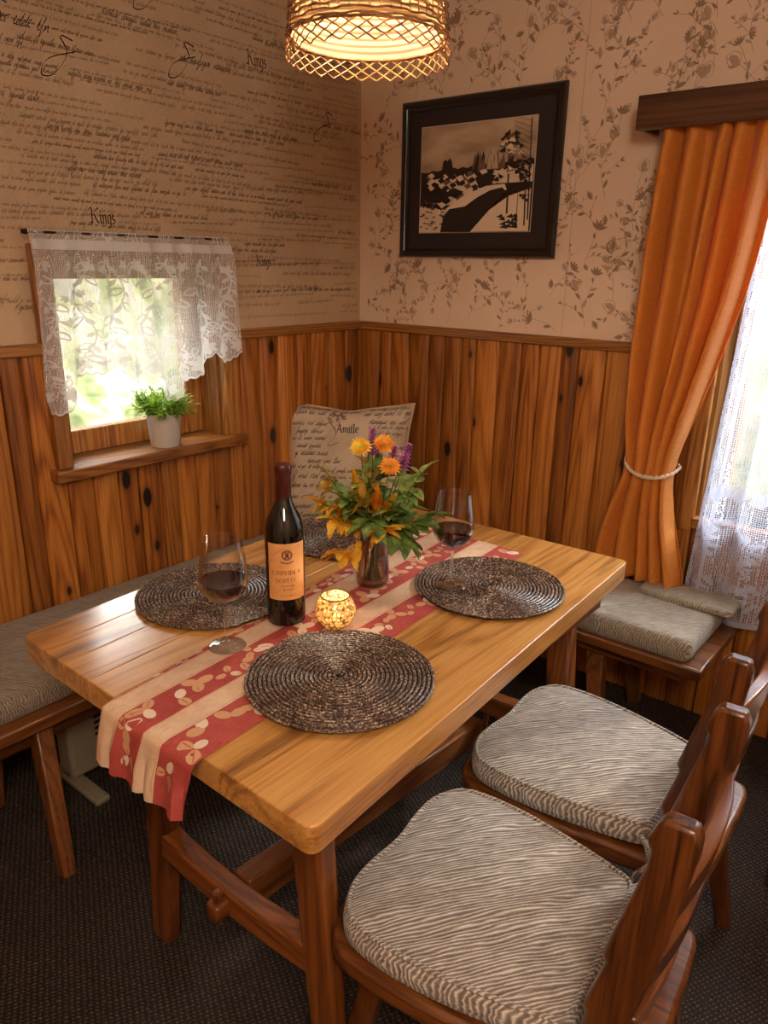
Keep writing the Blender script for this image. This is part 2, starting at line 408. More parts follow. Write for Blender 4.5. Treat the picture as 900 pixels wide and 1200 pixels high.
def thin(name, tint, edge=.35, ior=1.45):
    # thin blown glass: a mirror coat by Fresnel over clear, slightly tinted transmission that deepens towards the rim
    t = NT(name)
    lw = t.n('LayerWeight', {'Blend': edge}).outputs['Facing']
    f5 = t.math('POWER', t.n('LayerWeight', {'Blend': .5}).outputs['Facing'], 2.6); fr = t.math('ADD', t.math('MULTIPLY', f5, (ior - .9) * 1.45), .035)
    col = t.mix(lw, (1, 1, 1, 1), tint)
    tr = t.n('BsdfTransparent', {'Color': col}); gl = t.n('BsdfGlossy', {'Roughness': 0.015, 'Color': (1, 1, 1, 1)})
    mx = t.n('MixShader', {0: fr, 1: tr.outputs[0], 2: gl.outputs[0]}); t.t.links.new(mx.outputs[0], t.t.nodes['Material Output'].inputs[0]); return t.m
M_glass = thin('clear_glass', (.74, .74, .76, 1))
M_glass2 = NT('glass_stem', Roughness=0.0, IOR=1.4, Transmission_Weight=1.0, Base_Color=(1, 1, 1, 1)).m
M_glass3 = thin('glass_foot', (.62, .62, .64, 1), .5, 1.75)
M_pane = thin('window_glass', (.95, .97, .96, 1), .2, 1.25)
M_wine = NT('red_wine', Roughness=0.02, IOR=1.34, Transmission_Weight=.2, Base_Color=lin((52, 4, 9))).m
M_bottle = NT('dark_bottle_glass', Roughness=.04, IOR=1.5, Base_Color=lin((14, 8, 7)), Coat_Weight=.5).m
M_caps = NT('bottle_capsule', Roughness=.32, Base_Color=lin((74, 14, 14)), Coat_Weight=.3).m
M_label = cloth('bottle_label', (226, 158, 92), (236, 172, 106), 90)
M_lblink = plain('label_ink', (76, 34, 20), .8)
M_lbllt = plain('label_pale_ink', (186, 112, 62), .8)
M_vase = thin('smoky_vase_glass', lin((176, 128, 88)), .55, 1.4)
M_water = NT('vase_water', Roughness=0.0, IOR=1.2, Transmission_Weight=1.0, Base_Color=lin((236, 208, 172))).m

# ------------------------------------------------------------------ room shell
RX, RY, H = 3.7, -4.1, 2.45      # right wall, front wall, ceiling height
T = .16                          # wall thickness
WY0, WY1, WZ0, WZ1 = -1.352, -.757, .868, 1.455      # small window opening in the left wall
BX0, BX1, BZ0, BZ1 = 1.465, 2.75, .70, 1.93          # big window opening in the back wall
RAIL = 1.205

def wall_with_hole(mb, axis, off, thick, a0, a1, z0, z1, h):
    """wall slab in the plane axis=off, running a0..a1, with opening h=(b0,b1,c0,c1)"""
    def bx(p0, p1, q0, q1):
        lo, hi = min(off, off + thick), max(off, off + thick)
        if axis == 'x': mb.box((lo, p0, q0), (hi, p1, q1))
        else: mb.box((p0, lo, q0), (p1, hi, q1))
    b0, b1, c0, c1 = h
    bx(a0, b0, z0, z1); bx(b1, a1, z0, z1); bx(b0, b1, z0, c0); bx(b0, b1, c1, z1)

# left wall with handwriting wallpaper (marks belong to the wall mesh)
mb = MB(); wall_with_hole(mb, 'x', 0, -T, RY, 0, 0, H, (WY0, WY1, WZ0, WZ1))
rng = random.Random(5)
def fL(u, v):
    return (.0004 + (zc[0] % 300) * 3e-6, u, v)
I1 = Ink(mb, fL, 1); I2 = Ink(mb, fL, 2)
z = 2.42
while z > 1.26:
    y = -2.1 + rng.uniform(0, .2)
    while y < -.06:
        L = min(rng.uniform(.18, .6), -.03 - y)
        hh = rng.choice((.005, .006, .0075, .009))
        ink = I1 if rng.random() < .8 else I2
        if L > .05 and rng.random() < .82 and not (WY0 - .05 < y + L / 2 < WY1 and z < 1.5): scribble(ink, y, z, L, hh, rng, drift=rng.uniform(-.03, .03), w_=hh * .19)
        y += L + rng.uniform(.02, .12)
    z -= rng.uniform(.016, .024)
for (y, z, L, hh) in ((-1.42, 2.03, .14, .02), (-.845, 2.045, .17, .016), (-.22, 1.945, .17, .014), (-1.35, 2.0, .2, .011), (-1.22, 1.94, .25, .011), (-.6, 1.88, .22, .010), (-1.45, 1.86, .13, .012),
                      (-.28, 1.74, .22, .009), (-1.25, 1.70, .2, .011), (-.5, 1.62, .22, .009), (-.3, 1.36, .24, .010), (-.62, 1.52, .2, .009), (-1.3, 1.80, .24, .010), (-.95, 1.77, .3, .009), (-.72, 1.36, .2, .009), (-1.45, 1.33, .1, .012), (-.9, 1.97, .2, .009), (-1.1, 2.11, .25, .012), (-.55, 2.16, .22, .012)):
    scribble(I2, y, z, L, hh, rng, w_=hh * .19)
for (y, z) in ((-.845, 2.045), (-.22, 1.945), (-1.42, 2.03), (-1.25, 1.98), (-.95, 2.2)):     # big flourished capitals
    I2.nib([(y + .055, z + .045), (y + .02, z + .05), (y + .035, z + .01), (y - .01, z - .045), (y - .045, z - .05), (y - .02, z - .01), (y + .06, z + .02)], .0045, 50, .2, 5)
for (y, z, hh) in ((-.575, 2.085, .022), (-1.195, 1.566, .021), (-.565, 1.452, .018), (-.2, 2.25, .02), (-1.9, 1.8, .02)):
    e = black(I2, 'Kings', y, z, hh * 1.12, .0046); scribble(I1, e + .01, z + .003, .12, .006, rng)
left = struct(mb.build('wall_left', [M_paperL, M_ink1, M_ink2]))

# back wall with sketched flower wallpaper
mb = MB(); wall_with_hole(mb, 'y', 0, T, -T, RX, 0, H, (BX0, BX1, BZ0, BZ1))
rng = random.Random(8)
def fB(u, v):
    return (u, -.0004 - (zc[0] % 300) * 3e-6, v)
J1 = Ink(mb, fB, 1); J2 = Ink(mb, fB, 2)
def bud(x, y, a, s):
    ca, sa = math.cos(a), math.sin(a)
    tr = lambda p, q: (x + p * ca - q * sa, y + p * sa + q * ca)
    J2.leaf(x, y, a, s * .9, s * .5)
    J1.nib([tr(0, 0), tr(.3 * s, .42 * s), tr(.8 * s, .3 * s), tr(1.05 * s, .05 * s)], .0016, 40, .5)
    J1.nib([tr(0, 0), tr(.3 * s, -.42 * s), tr(.8 * s, -.35 * s), tr(1.0 * s, .0)], .0016, 40, .5)
    J1.nib([tr(.2 * s, 0), tr(.6 * s, .12 * s), tr(.95 * s, .2 * s)], .0012, 40, .5)
def sprig(x, y, a, s, depth=0):
    pts = [(x, y)]; cur = rng.uniform(-.5, .5)
    n = rng.randint(4, 6)
    for i in range(n):
        a += cur * .35 + rng.uniform(-.15, .15); x += math.cos(a) * s * .22; y += math.sin(a) * s * .22; pts.append((x, y))
        if rng.random() < .75:
            sd = rng.choice((-1, 1)); l = s * rng.uniform(.14, .27)
            (J1 if rng.random() < .5 else J2).leaf(x, y, a + sd * rng.uniform(.5, 1.1), l, l * .36)
        if depth == 0 and rng.random() < .55: sprig(x, y, a + rng.choice((-1, 1)) * rng.uniform(.5, 1.0), s * .6, 1)
    J1.nib(pts, .0013, 40, .6, 3)
    r = rng.random()
    if r < .5: bud(x, y, a, s * .30)
    elif r < .75:
        for k in range(5): J1.leaf(x, y, a + (k - 2) * .5, s * .24, s * .07)
    else: J1.leaf(x, y, a, s * .2, s * .06)
zz = 1.25; row = 0
while zz < 2.42:
    xx = .05 + (row % 2) * .09
    while xx < 2.95:
        if not (BX0 - .1 < xx and zz < BZ1 - .15) and not (.26 < xx < .84 and 1.54 < zz < 1.95):
            sprig(xx + rng.uniform(-.03, .03), zz + rng.uniform(-.03, .03), PI / 2 + rng.uniform(-.8, .8), rng.uniform(.10, .15))
        xx += rng.uniform(.10, .135)
    zz += .112; row += 1
J1.nib([(.93, 1.24), (.93, 2.44)], .0012, 0, 1, 1)
back = struct(mb.build('wall_back', [M_paperB, M_ink3, M_ink4]))

struct(MB().box((RX, RY - T, 0), (RX + T, T, H)).build('wall_right', M_paperB))
struct(MB().box((-T, RY - T, 0), (RX, RY, H)).build('wall_front', M_paperB))
struct(MB().box((-T, RY - T, -.12), (RX + T, T, 0)).build('floor', M_carpet))
struct(MB().box((-T, RY - T, H), (RX + T, T, H + .12)).build('ceiling', M_ceil))

# pine wainscot: V-jointed boards of uneven width, one object per wall
def boards(mb, axis, a0, a1, z0, z1, rng, hole=None, depth=.016):
    a = a0
    while a < a1 - .01:
        wd = min(rng.uniform(.062, .105), a1 - a); tone = rng.random(); g = .0022; b = .005
        spans = [(z0, z1)]
        if hole and a + wd > hole[0] and a < hole[1]: spans = [(z0, hole[2])] + ([(hole[3], z1)] if hole[3] < z1 else [])
        for q0, q1 in spans:
            prof = [(a + g, 0), (a + g, depth - b), (a + g + b, depth), (a + wd - g - b, depth), (a + wd - g, depth - b), (a + wd - g, 0)]
            vs = []
            for zq in (q0, q1):
                for p, d in prof: vs.append((d + .001, p, zq) if axis == 'x' else (p, -d - .001, zq))
            fs = [(i, i + 1, i + 7, i + 6) for i in range(5)] + [tuple(range(6)), tuple(range(6, 12))]
            mb.add(vs, fs, 0, tone)
            lo, hi = .0, .003
            if axis == 'x': mb.add([(lo + .002, a - g, q0), (lo + .002, a + g, q0), (lo + .002, a + g, q1), (lo + .002, a - g, q1)], [(0, 1, 2, 3)], 1, 0)
            else: mb.add([(a - g, -.002, q0), (a + g, -.002, q0), (a + g, -.002, q1), (a - g, -.002, q1)], [(0, 1, 2, 3)], 1, 0)
        a += wd
rng = random.Random(21)
mb = MB(); boards(mb, 'x', RY + .02, -.018, 0, RAIL, rng, (WY0 - .0, WY1 + .0, WZ0 - .02, WZ1)); struct(mb.build('trim_1', [M_panel, M_gap]), 'knotty pine board panelling on the left wall')
mb = MB(); mb.box((.001, -.020, 0), (.020, -.001, RAIL), 0, .5); boards(mb, 'y', .018, BX0 - .0, 0, RAIL, rng); boards(mb, 'y', BX0, BX1, 0, BZ0 - .03, rng); boards(mb, 'y', BX1, RX, 0, RAIL, rng)
struct(mb.build('trim_2', [M_panel, M_gap]), 'knotty pine board panelling on the back wall')
mb = MB(); mb.box((.001, RY + .02, RAIL), (.03, WY0 - .045, RAIL + .032)); mb.box((.001, WY1 + .045, RAIL), (.03, -.001, RAIL + .032))
struct(mb.build('trim_3', M_raily, bevel=.004), 'pine rail capping the left panelling')
mb = MB(); mb.box((.03, -.03, RAIL), (BX0 - .046, -.001, RAIL + .032)); mb.box((BX1 + .06, -.03, RAIL), (RX, -.001, RAIL + .032))
struct(mb.build('trim_4', M_railx, bevel=.004), 'pine rail capping the back panelling')

# ---- small window in the left wall
win = struct(MB().box((-.15, WY0, WZ0 - .001), (-.0, WY0 + .012, WZ1)).box((-.15, WY1 - .012, WZ0), (-.0, WY1, WZ1)).box((-.15, WY0 + .012, WZ1 - .012), (-.0, WY1 - .012, WZ1)).build('window_1', M_railz), 'small square pine window in the left wall')
mb = MB()
mb.box((.0, WY0 - .048, WZ0), (.036, WY0 + .002, WZ1 + .05), 0, .3); mb.box((.0, WY1 - .002, WZ0), (.036, WY1 + .055, WZ1 + .05), 0, .6)
mb.build('casing', M_railz, win, bevel=.005)
MB().box((.0, WY0 + .002, WZ1 - .002), (.034, WY1 - .002, WZ1 + .05)).build('head_casing', M_raily, win, bevel=.004)
mb = MB().box((-.15, WY0 + .001, WZ0 - .035), (.0, WY1 - .001, WZ0 + .002)); mb.box((-.0, WY0 - .065, WZ0 - .035), (.062, WY1 + .07, WZ0 + .002))
mb.build('window_sill', M_raily, win, bevel=.005)
sy0, sy1, sz0, sz1 = WY0 + .012, WY1 - .012, WZ0 + .004, WZ1 - .012
mb = MB(); st = .062
mb.box((-.14, sy0, sz0), (-.095, sy0 + st, sz1), 0, .2); mb.box((-.14, sy1 - st, sz0), (-.095, sy1, sz1), 0, .5)
mb.box((-.138, sy0 + st, sz0), (-.097, sy1 - st, sz0 + .075), 0, .8); mb.box((-.138, sy0 + st, sz1 - .035), (-.097, sy1 - st, sz1), 0, .4)
mb.build('sash', M_railz, win, bevel=.004)
MB().box((-.122, sy0 + st, sz0 + .075), (-.118, sy1 - st, sz1 - .035)).build('pane', M_pane, win)
MB().bar((-.092, sy1 - .03, 1.13), (-.092, sy1 - .03, 1.20), (.018, .01), (.018, .01), (1, 0, 0)).tube([(-.092, sy1 - .03, 1.165), (-.06, sy1 - .03, 1.165), (-.055, sy1 - .03, 1.13), (-.055, sy1 - .03, 1.08)], .006).build('window_handle', plain('brass', (150, 112, 60), .3, Metallic=1.0), win)

# ---- big window in the back wall
win2 = struct(MB().box((BX0, .0, BZ0), (BX0 + .012, .15, BZ1)).box((BX1 - .012, .0, BZ0), (BX1, .15, BZ1)).box((BX0 + .012, .0, BZ1 - .012), (BX1 - .012, .15, BZ1)).build('window_2', M_railz), 'large window in the back wall behind long lace')
mb = MB(); mb.box((BX0 - .045, -.030, BZ0 - .05), (BX0 + .002, .0, BZ1 - .02), 0, .4); mb.box((BX1 - .002, -.036, BZ0 - .05), (BX1 + .07, .0, BZ1 - .02), 0, .4)
mb.build('casing', M_railz, win2, bevel=.004)
MB().box((BX0 + .001, -.04, BZ0 - .035), (BX1 - .001, .15, BZ0)).build('window_sill', M_railx, win2, bevel=.004)
mb = MB(); x0, x1 = BX0 + .012, BX1 - .012; xm = (x0 + x1) / 2 + .02
for a, b in ((x0, x0 + .05), (xm - .04, xm + .04), (x1 - .06, x1)): mb.box((a, .095, BZ0), (b, .14, BZ1 - .012), 0, .3)
mb.box((x0, .097, BZ0), (x1, .138, BZ0 + .06)); mb.box((x0, .097, BZ1 - .07), (x1, .138, BZ1 - .012))
mb.build('sash', M_railz, win2, bevel=.003)
MB().box((x0 + .05, .117, BZ0 + .06), (xm - .04, .121, BZ1 - .07)).build('pane', M_pane, win2)
MB().box((xm + .04, .117, BZ0 + .06), (x1 - .06, .121, BZ1 - .07)).build('pane', M_pane, win2)

# ------------------------------------------------------------------ garden outside
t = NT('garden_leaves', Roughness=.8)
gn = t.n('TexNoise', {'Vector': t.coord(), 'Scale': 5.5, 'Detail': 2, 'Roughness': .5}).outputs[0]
t.set('Base Color', t.ramp(gn, [(.30, lin((140, 160, 104))), (.42, lin((200, 208, 150))), (.52, lin((242, 236, 196))), (.60, lin((248, 238, 226))), (.72, lin((222, 228, 180)))]))  # pale stops paint the overexposed daylight into the leaf colours
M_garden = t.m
M_grass = plain('lawn', (150, 165, 100), .9)
g = MB().box((-14, RY - 3, -.4), (-.4, 12, -.3)); g.box((-.4, .4, -.4), (9, 12, -.3)); struct(g.build('ground', M_grass), 'lawn outside the windows')
def bush(name, loc, sx, sy, sz, seed, label):
    bm = bmesh.new(); bmesh.ops.create_icosphere(bm, subdivisions=5, radius=1)
    for v_ in bm.verts:
        p = v_.co.copy(); d = noise.noise(p * 2.2 + Vector((seed, 0, 0))) * .35 + noise.noise(p * 7 + Vector((0, seed, 0))) * .14
        q = p * (1 + d); v_.co = Vector((q.x * sx, q.y * sy, q.z * sz))
    me = bpy.data.meshes.new(name); bm.to_mesh(me); bm.free(); me.materials.append(M_garden)
    for p in me.polygons: p.use_smooth = True
    o = bpy.data.objects.new(name, me); C.objects.link(o); o.location = loc
    return tag(o, label, 'bush', 'garden bushes outside the windows')
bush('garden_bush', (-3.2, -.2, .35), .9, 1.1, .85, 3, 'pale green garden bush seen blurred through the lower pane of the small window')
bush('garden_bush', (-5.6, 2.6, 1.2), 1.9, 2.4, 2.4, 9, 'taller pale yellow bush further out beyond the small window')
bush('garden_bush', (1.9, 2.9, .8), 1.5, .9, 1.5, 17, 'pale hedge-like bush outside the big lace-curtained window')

# ------------------------------------------------------------------ benches
def padshape(outline, z0, z1, dome=.008, edge=.012, rings=7):
    """upholstered pad: outline is a list of (x,y), counter-clockwise"""
    cx = sum(p[0] for p in outline) / len(outline); cy = sum(p[1] for p in outline) / len(outline)
    N = len(outline); vs = []; fs = []
    h_ = z1 - z0
    prof = [(-edge * .7, z0), (-edge * .1, z0 + h_ * .15), (0, z0 + h_ * .45), (-edge * .15, z0 + h_ * .75), (-edge * .7, z1 - h_ * .06), (-edge * 1.5, z1)]
    def ring(off, z):
        for i, (x, y) in enumerate(outline):
            a = outline[i - 1]; b = outline[(i + 1) % N]; dx, dy = b[0] - a[0], b[1] - a[1]; L = math.hypot(dx, dy) or 1
            vs.append((x + dy / L * off, y - dx / L * off, z))
    for o_, z in prof: ring(o_, z)
    base = [(vs[5 * N + i][0], vs[5 * N + i][1]) for i in range(N)]
    for r in range(1, rings):
        k = 1 - r / rings
        for i, (x, y) in enumerate(base): vs.append((cx + (x - cx) * k, cy + (y - cy) * k, z1 + dome * math.sin((1 - k) * PI / 2) + .0035 * noise.noise(Vector((x * k * 9, y * k * 9, z1 * 5)))))
    R_ = 6 + rings - 1
    for r in range(R_ - 1):
        for i in range(N): fs.append((r * N + i, r * N + (i + 1) % N, (r + 1) * N + (i + 1) % N, (r + 1) * N + i))
    vs.append((cx, cy, z1 + dome)); c = len(vs) - 1
    for i in range(N): fs.append(((R_ - 1) * N + i, (R_ - 1) * N + (i + 1) % N, c))
    fs.append(tuple(range(N))[::-1])
    return vs, fs
def rrect(x0, y0, x1, y1, r, n=5, sub=.05):
    pts = []
    for cx, cy, a in ((x1 - r, y0 + r, -90), (x1 - r, y1 - r, 0), (x0 + r, y1 - r, 90), (x0 + r, y0 + r, 180)):
        for k in range(n + 1):
            t_ = R(a + 90 * k / n); pts.append((cx + r * math.cos(t_), cy + r * math.sin(t_)))
    out = []
    for i, p in enumerate(pts):
        q = pts[(i + 1) % len(pts)]; L = math.hypot(q[0] - p[0], q[1] - p[1]); m = max(1, int(L / sub))
        for k in range(m): out.append((p[0] + (q[0] - p[0]) * k / m, p[1] + (q[1] - p[1]) * k / m))
    return out

BH = .385
b1 = thing('corner_bench', 'long pine bench running along the left wall under the small window', 'bench', (0.02, -1.5, 0))
mb = MB().box((0.0, -1.4, BH - .035), (.462, 1.06, BH)); mb.build('seat', M_benchy, b1, bevel=.006)
mb = MB().box((.40, -1.38, BH - .085), (.425, 1.05, BH - .035)); mb.build('apron', M_benchy, b1, bevel=.003)
for yy in (-.235, -1.25, .75):
    MB().bar((.41, yy, BH - .04), (.575, yy - .055, .0), (.06, .045), (.04, .035), (0, 1, 0)).build('leg', M_benchz, b1, bevel=.005)
    MB().bar((.12, yy, BH - .04), (.29 - .10, yy - .055, .0), (.06, .045), (.04, .035), (0, 1, 0)).build('leg', M_benchz, b1, bevel=.005)
b2 = thing('corner_bench', 'shorter pine bench along the back wall, its free end under the orange curtain', 'bench', (.9, -.23, 0))
MB().box((-.41, -.205, BH - .035), (.765, .205, BH)).build('seat', M_bench, b2, bevel=.006)
MB().box((-.40, -.165, BH - .075), (.70, -.14, BH - .035)).build('apron', M_bench, b2, bevel=.003)
for xx in (-.25, .42):
    MB().bar((xx, -.12, BH - .04), (xx + .06, -.19, 0), (.06, .045), (.04, .035), (0, 1, 0)).build('leg', M_benchz, b2, bevel=.005)
    MB().bar((xx, .12, BH - .04), (xx + .06, .15, 0), (.06, .045), (.04, .035), (0, 1, 0)).build('leg', M_benchz, b2, bevel=.005)
def pad(name, x0, y0, x1, y1, z0, z1, m, label, r=.03, dome=.008):
    vs, fs = padshape(rrect(x0, y0, x1, y1, r), z0, z1, dome, .014, 8)
    o = MB(); o.add(vs, fs, 0, 0, True); o = o.build(name, m); tag(o, label, 'cushion'); return o
pad('bench_cushion', .022, -2.85, .445, -.02, BH + .001, .452, M_cush3, 'long grey-beige ribbed pad on the left bench below the window')
c2 = pad('bench_cushion', .46, -.425, 1.625, -.07, BH + .001, .455, M_cush2, 'grey-beige ribbed pad on the back bench under the hanging orange curtain')
vs, fs = padshape(rrect(1.37, -.19, 1.665, -.055, .03), .4555, .478, .004, .01, 6)
fl = MB(); fl.add(vs, fs, 0, 0, True); fl = fl.build('folded_flap', M_cush2, c2)

# small electric heater under the left bench
ht = thing('electric_heater', 'cream electric convector heater standing under the left bench', 'heater', (.29, -1.3, 0))
M_heat = plain('heater_enamel', (150, 136, 112), .5)
M_slot = plain('heater_slot', (20, 18, 16), .9)
MB().box((-.04, -.32, .045), (.04, .32, .335)).build('body', M_heat, ht, bevel=.012)
mb = MB()
for k in range(11): mb.box((.0395, -.24, .10 + k * .019), (.0415, .26, .108 + k * .019))
mb.build('grille', M_slot, ht)
for yy in (-.29, .27): MB().box((-.11, yy - .022, 0), (.14, yy + .022, .02)).bar((0, yy, .01), (0, yy, .06), (.03, .03), (.03, .03), (1, 0, 0)).build('foot', M_heat, ht, bevel=.006)

# ------------------------------------------------------------------ table
TZ = .75
tb = thing('dining_table', 'honey-coloured solid wood trestle dining table laid for wine', 'table', (1.12, -1.27, 0))
def tl_(p): return (p[0] - 1.12, p[1] + 1.27)
cor = [tl_(p) for p in ((.728, -1.868), (1.548, -1.880), (1.497, -.662), (.640, -.690))]
def quadlerp(u, v_):
    a, b, c, d = cor
    return ((a[0] * (1 - u) + b[0] * u) * (1 - v_) + (d[0] * (1 - u) + c[0] * u) * v_, (a[1] * (1 - u) + b[1] * u) * (1 - v_) + (d[1] * (1 - u) + c[1] * u) * v_)
mb = MB()
NP = 5; cuts = [0, .10, .20, .31, .41, 1.0]
# top: one slab with a rounded outline, glued planks marked by tone
ol = []
rr = .022
def corner_round(p0, p1, p2, r, n=5):
    a = (Vector(p0) - Vector(p1)).normalized(); b = (Vector(p2) - Vector(p1)).normalized(); P = Vector(p1); out = []
    for k in range(n + 1):
        t_ = k / n; q = (P + a * r) * (1 - t_) ** 2 + P * 2 * t_ * (1 - t_) + (P + b * r) * t_ ** 2; out.append((q.x, q.y))
    return out
th = .048
for k in range(NP):
    u0, u1 = cuts[k], cuts[k + 1]
    q = [quadlerp(u0, 0), quadlerp(u1, 0), quadlerp(u1, 1), quadlerp(u0, 1)]; ol = []
    for i in range(4):
        outer = (k == 0 and i in (0, 3)) or (k == NP - 1 and i in (1, 2))
        ol += corner_round(q[i - 1], q[i], q[(i + 1) % 4], rr) if outer else [q[i]]
    n_ = len(ol)
    mb.add([(x, y, TZ - th) for x, y in ol] + [(x, y, TZ) for x, y in ol], [tuple(range(n_))[::-1], tuple(range(n_, 2 * n_))] + [(i, (i + 1) % n_, n_ + (i + 1) % n_, n_ + i) for i in range(n_)], 0, (.5, .42, .62, .45, .55)[k])
top = mb.build('tabletop', M_table, tb, bevel=.0022, seg=2)
for xa in (-.33, .33): MB().box((xa, -.5, TZ - th - .05), (xa + .03, .5, TZ - th)).build('apron', M_tlegy, tb, bevel=.003)
for sgn, yy, lean in ((-1, -.462, 0), (1, .46, 0)):
    MB().box((-.31, yy - .04, TZ - th - .06), (.33, yy + .04, TZ - th)).build('top_bearer', M_tlegx, tb, bevel=.006)
    for sx, xt in ((-1, -.138), (1, .272)):
        xb = xt + sx * .055
        o = MB().bar((xt, yy, TZ - th - .03), (xb, yy, 0), (.072, .046), (.06, .044), (0, 1, 0)).build('leg', M_tlegz, tb, bevel=.01)
    # curved cross rail
    mb = MB(); N = 14; vs = []
    for i in range(N + 1):
        u = i / N; x = -.2 + .53 * u; sag = .035 * math.sin(PI * u); hw = .030 + .012 * math.sin(PI * u)
        for dy, dz in ((-.022, -1), (.022, -1), (.022, 1), (-.022, 1)): vs.append((x, yy + dy, .300 - sag * .3 + dz * (hw if dz < 0 else .036 - sag * .55)))
    fs = [(i * 4 + k, i * 4 + (k + 1) % 4, i * 4 + 4 + (k + 1) % 4, i * 4 + 4 + k) for i in range(N) for k in range(4)] + [(3, 2, 1, 0), tuple(N * 4 + k for k in range(4))]
    mb.add(vs, fs, 0, .4); mb.build('cross_rail', M_tlegx, tb, bevel=.006)
    MB().bar((.055, yy + sgn * .036, .315 - (.08 if sgn > 0 else 0)), (.055, yy + sgn * .036, .235 - (.08 if sgn > 0 else 0)), (.016, .018), (.012, .012), (0, 1, 0)).build('wedge', M_tlegz, tb, bevel=.003)
MB().bar((.055, -.44, .270), (.055, .44, .190), (.05, .075), (.05, .07)).bar((.055, -.515, .272), (.055, -.44, .270), (.034, .04), (.034, .04)).build('stretcher', M_tlegy, tb, bevel=.006)

# ------------------------------------------------------------------ chairs
def chair_outline():
    k = [(-.206, .0), (-.213, .075), (-.208, .14), (-.172, .196), (-.11, .212), (-.02, .21), (.07, .196), (.15, .178), (.198, .155), (.205, .08), (.205, 0)]
    k = k + [(a, -b) for a, b in reversed(k[1:-1])]
    # slight hollow at the front middle
    k[0] = (-.206, 0)
    return [(p.x, p.y) for p in catmull([(a, b, 0) for a, b in k], 5, True)][::-1]
def make_chair(label, loc, rz):
    t = thing('farmhouse_chair', label, 'chair', loc, rz, 'farmhouse chairs with ribbed pads')
    ol = chair_outline()
    # wooden seat: pad outline in front, straight plank end behind the back posts
    so = [(-.222, 0), (-.228, .09), (-.220, .155), (-.182, .208), (-.11, .222), (.0, .218), (.10, .20), (.20, .185), (.28, .178), (.306, .155), (.312, .08), (.312, 0)]
    so = so + [(a, -b) for a, b in reversed(so[1:-1])]
    so = [(p.x, p.y) for p in catmull([(a, b, 0) for a, b in so], 4, True)][::-1]
    n = len(so); mb = MB()
    mb.add([(x, y, .358) for x, y in so] + [(x, y, .400) for x, y in so], [tuple(range(n))[::-1], tuple(range(n, 2 * n))] + [(i, (i + 1) % n, n + (i + 1) % n, n + i) for i in range(n)], 0, .5)
    mb.build('seat', M_chx, t, bevel=.009)
    vs, fs = padshape(ol, .401, .455, .010, .016, 9)
    mb = MB(); mb.add(vs, fs, 0, 0, True); pd = mb.build('seat_pad', M_cush, t)
    N = len(ol); pip = []
    for i, (x, y) in enumerate(ol):
        a = ol[i - 1]; b = ol[(i + 1) % N]; dx, dy = b[0] - a[0], b[1] - a[1]; L = math.hypot(dx, dy)
        pip.append((x - dy / L * .010, y + dx / L * .010, .4525))
    MB().tube(pip, .0042, 6, True).build('piping', M_cush, pd)
    for s in (-1, 1):    # ties knotted round the posts
        MB().tube(catmull([(.19, s * .165, .43), (.215, s * .20, .435), (.225, s * .215, .41), (.215, s * .222, .375), (.22, s * .228, .35)], 4), .005, 6).tube(catmull([(.20, s * .17, .43), (.225, s * .21, .425), (.205, s * .225, .39), (.20, s * .22, .36)], 4), .0045, 6).build('tie', M_cush, pd)
    for sx, sy in ((-1, -1), (-1, 1), (1, -1), (1, 1)):
        x0 = -.13 if sx < 0 else .245
        MB().bar((x0, sy * .13, .36), (x0 + sx * .065, sy * .185, 0), (.046, .046), (.034, .034), (0, 1, 0)).build('leg', M_chz, t, bevel=.009)
    for s in (-1, 1):    # leaning carved posts
        prof = [(.205, .40), (.210, .44), (.219, .50), (.214, .512), (.224, .55), (.236, .60), (.229, .612), (.250, .70), (.266, .77), (.268, .80), (.262, .81), (.272, .84), (.280, .852)]
        bk = [(.262, .40), (.266, .44), (.274, .50), (.276, .512), (.284, .55), (.294, .60), (.296, .612), (.308, .70), (.317, .77), (.320, .80), (.322, .81), (.322, .835), (.316, .852)]
        vs = []; w0 = .034
        for (a, za), (b, zb) in zip(prof, bk):
            wd = w0 * (1 - .18 * (za - .4) / .45); yc = s * .146
            vs += [(a, yc - wd / 2, za), (b, yc - wd / 2, zb), (b, yc + wd / 2, zb), (a, yc + wd / 2, za)]
        K = len(prof); fs = [(i * 4 + k, i * 4 + (k + 1) % 4, i * 4 + 4 + (k + 1) % 4, i * 4 + 4 + k) for i in range(K - 1) for k in range(4)] + [(3, 2, 1, 0), tuple((K - 1) * 4 + k for k in range(4))]
        mb = MB(); mb.add(vs, fs, 0, .4); mb.build('back_post', M_chz, t, bevel=.006)
    def rail(z0, z1, bow, cut):
        xm = lambda z: .262 + .125 * (z - .45)
        mb = MB(); N = 14; vs = []
        for i in range(N + 1):
            u = i / N; y = -.142 + .284 * u; zt = z1 + cut * math.sin(PI * u); zb = z0 - cut * .4 * math.sin(PI * u); off = bow * math.sin(PI * u)
            vs += [(xm(zb) - .010 + off, y, zb), (xm(zb) + .014 + off, y, zb), (xm(zt) + .014 + off, y, zt), (xm(zt) - .010 + off, y, zt)]
        fs = [(i * 4 + k, i * 4 + (k + 1) % 4, i * 4 + 4 + (k + 1) % 4, i * 4 + 4 + k) for i in range(N) for k in range(4)] + [(3, 2, 1, 0), tuple(N * 4 + k for k in range(4))]
        mb.add(vs, fs, 0, .55); mb.build('back_rail', M_chy, t, bevel=.004)
    rail(.695, .752, .016, .010); rail(.575, .628, .018, .008); rail(.465, .510, .016, .004)
    return t
ch1 = make_chair('brown farmhouse chair in the foreground, at the near corner of the table', (1.645, -1.540, 0), R(4))
dup(ch1, (1.598, -1.062, 0), 0, 'brown farmhouse chair pulled up in the middle of the table side, behind the foreground chair')
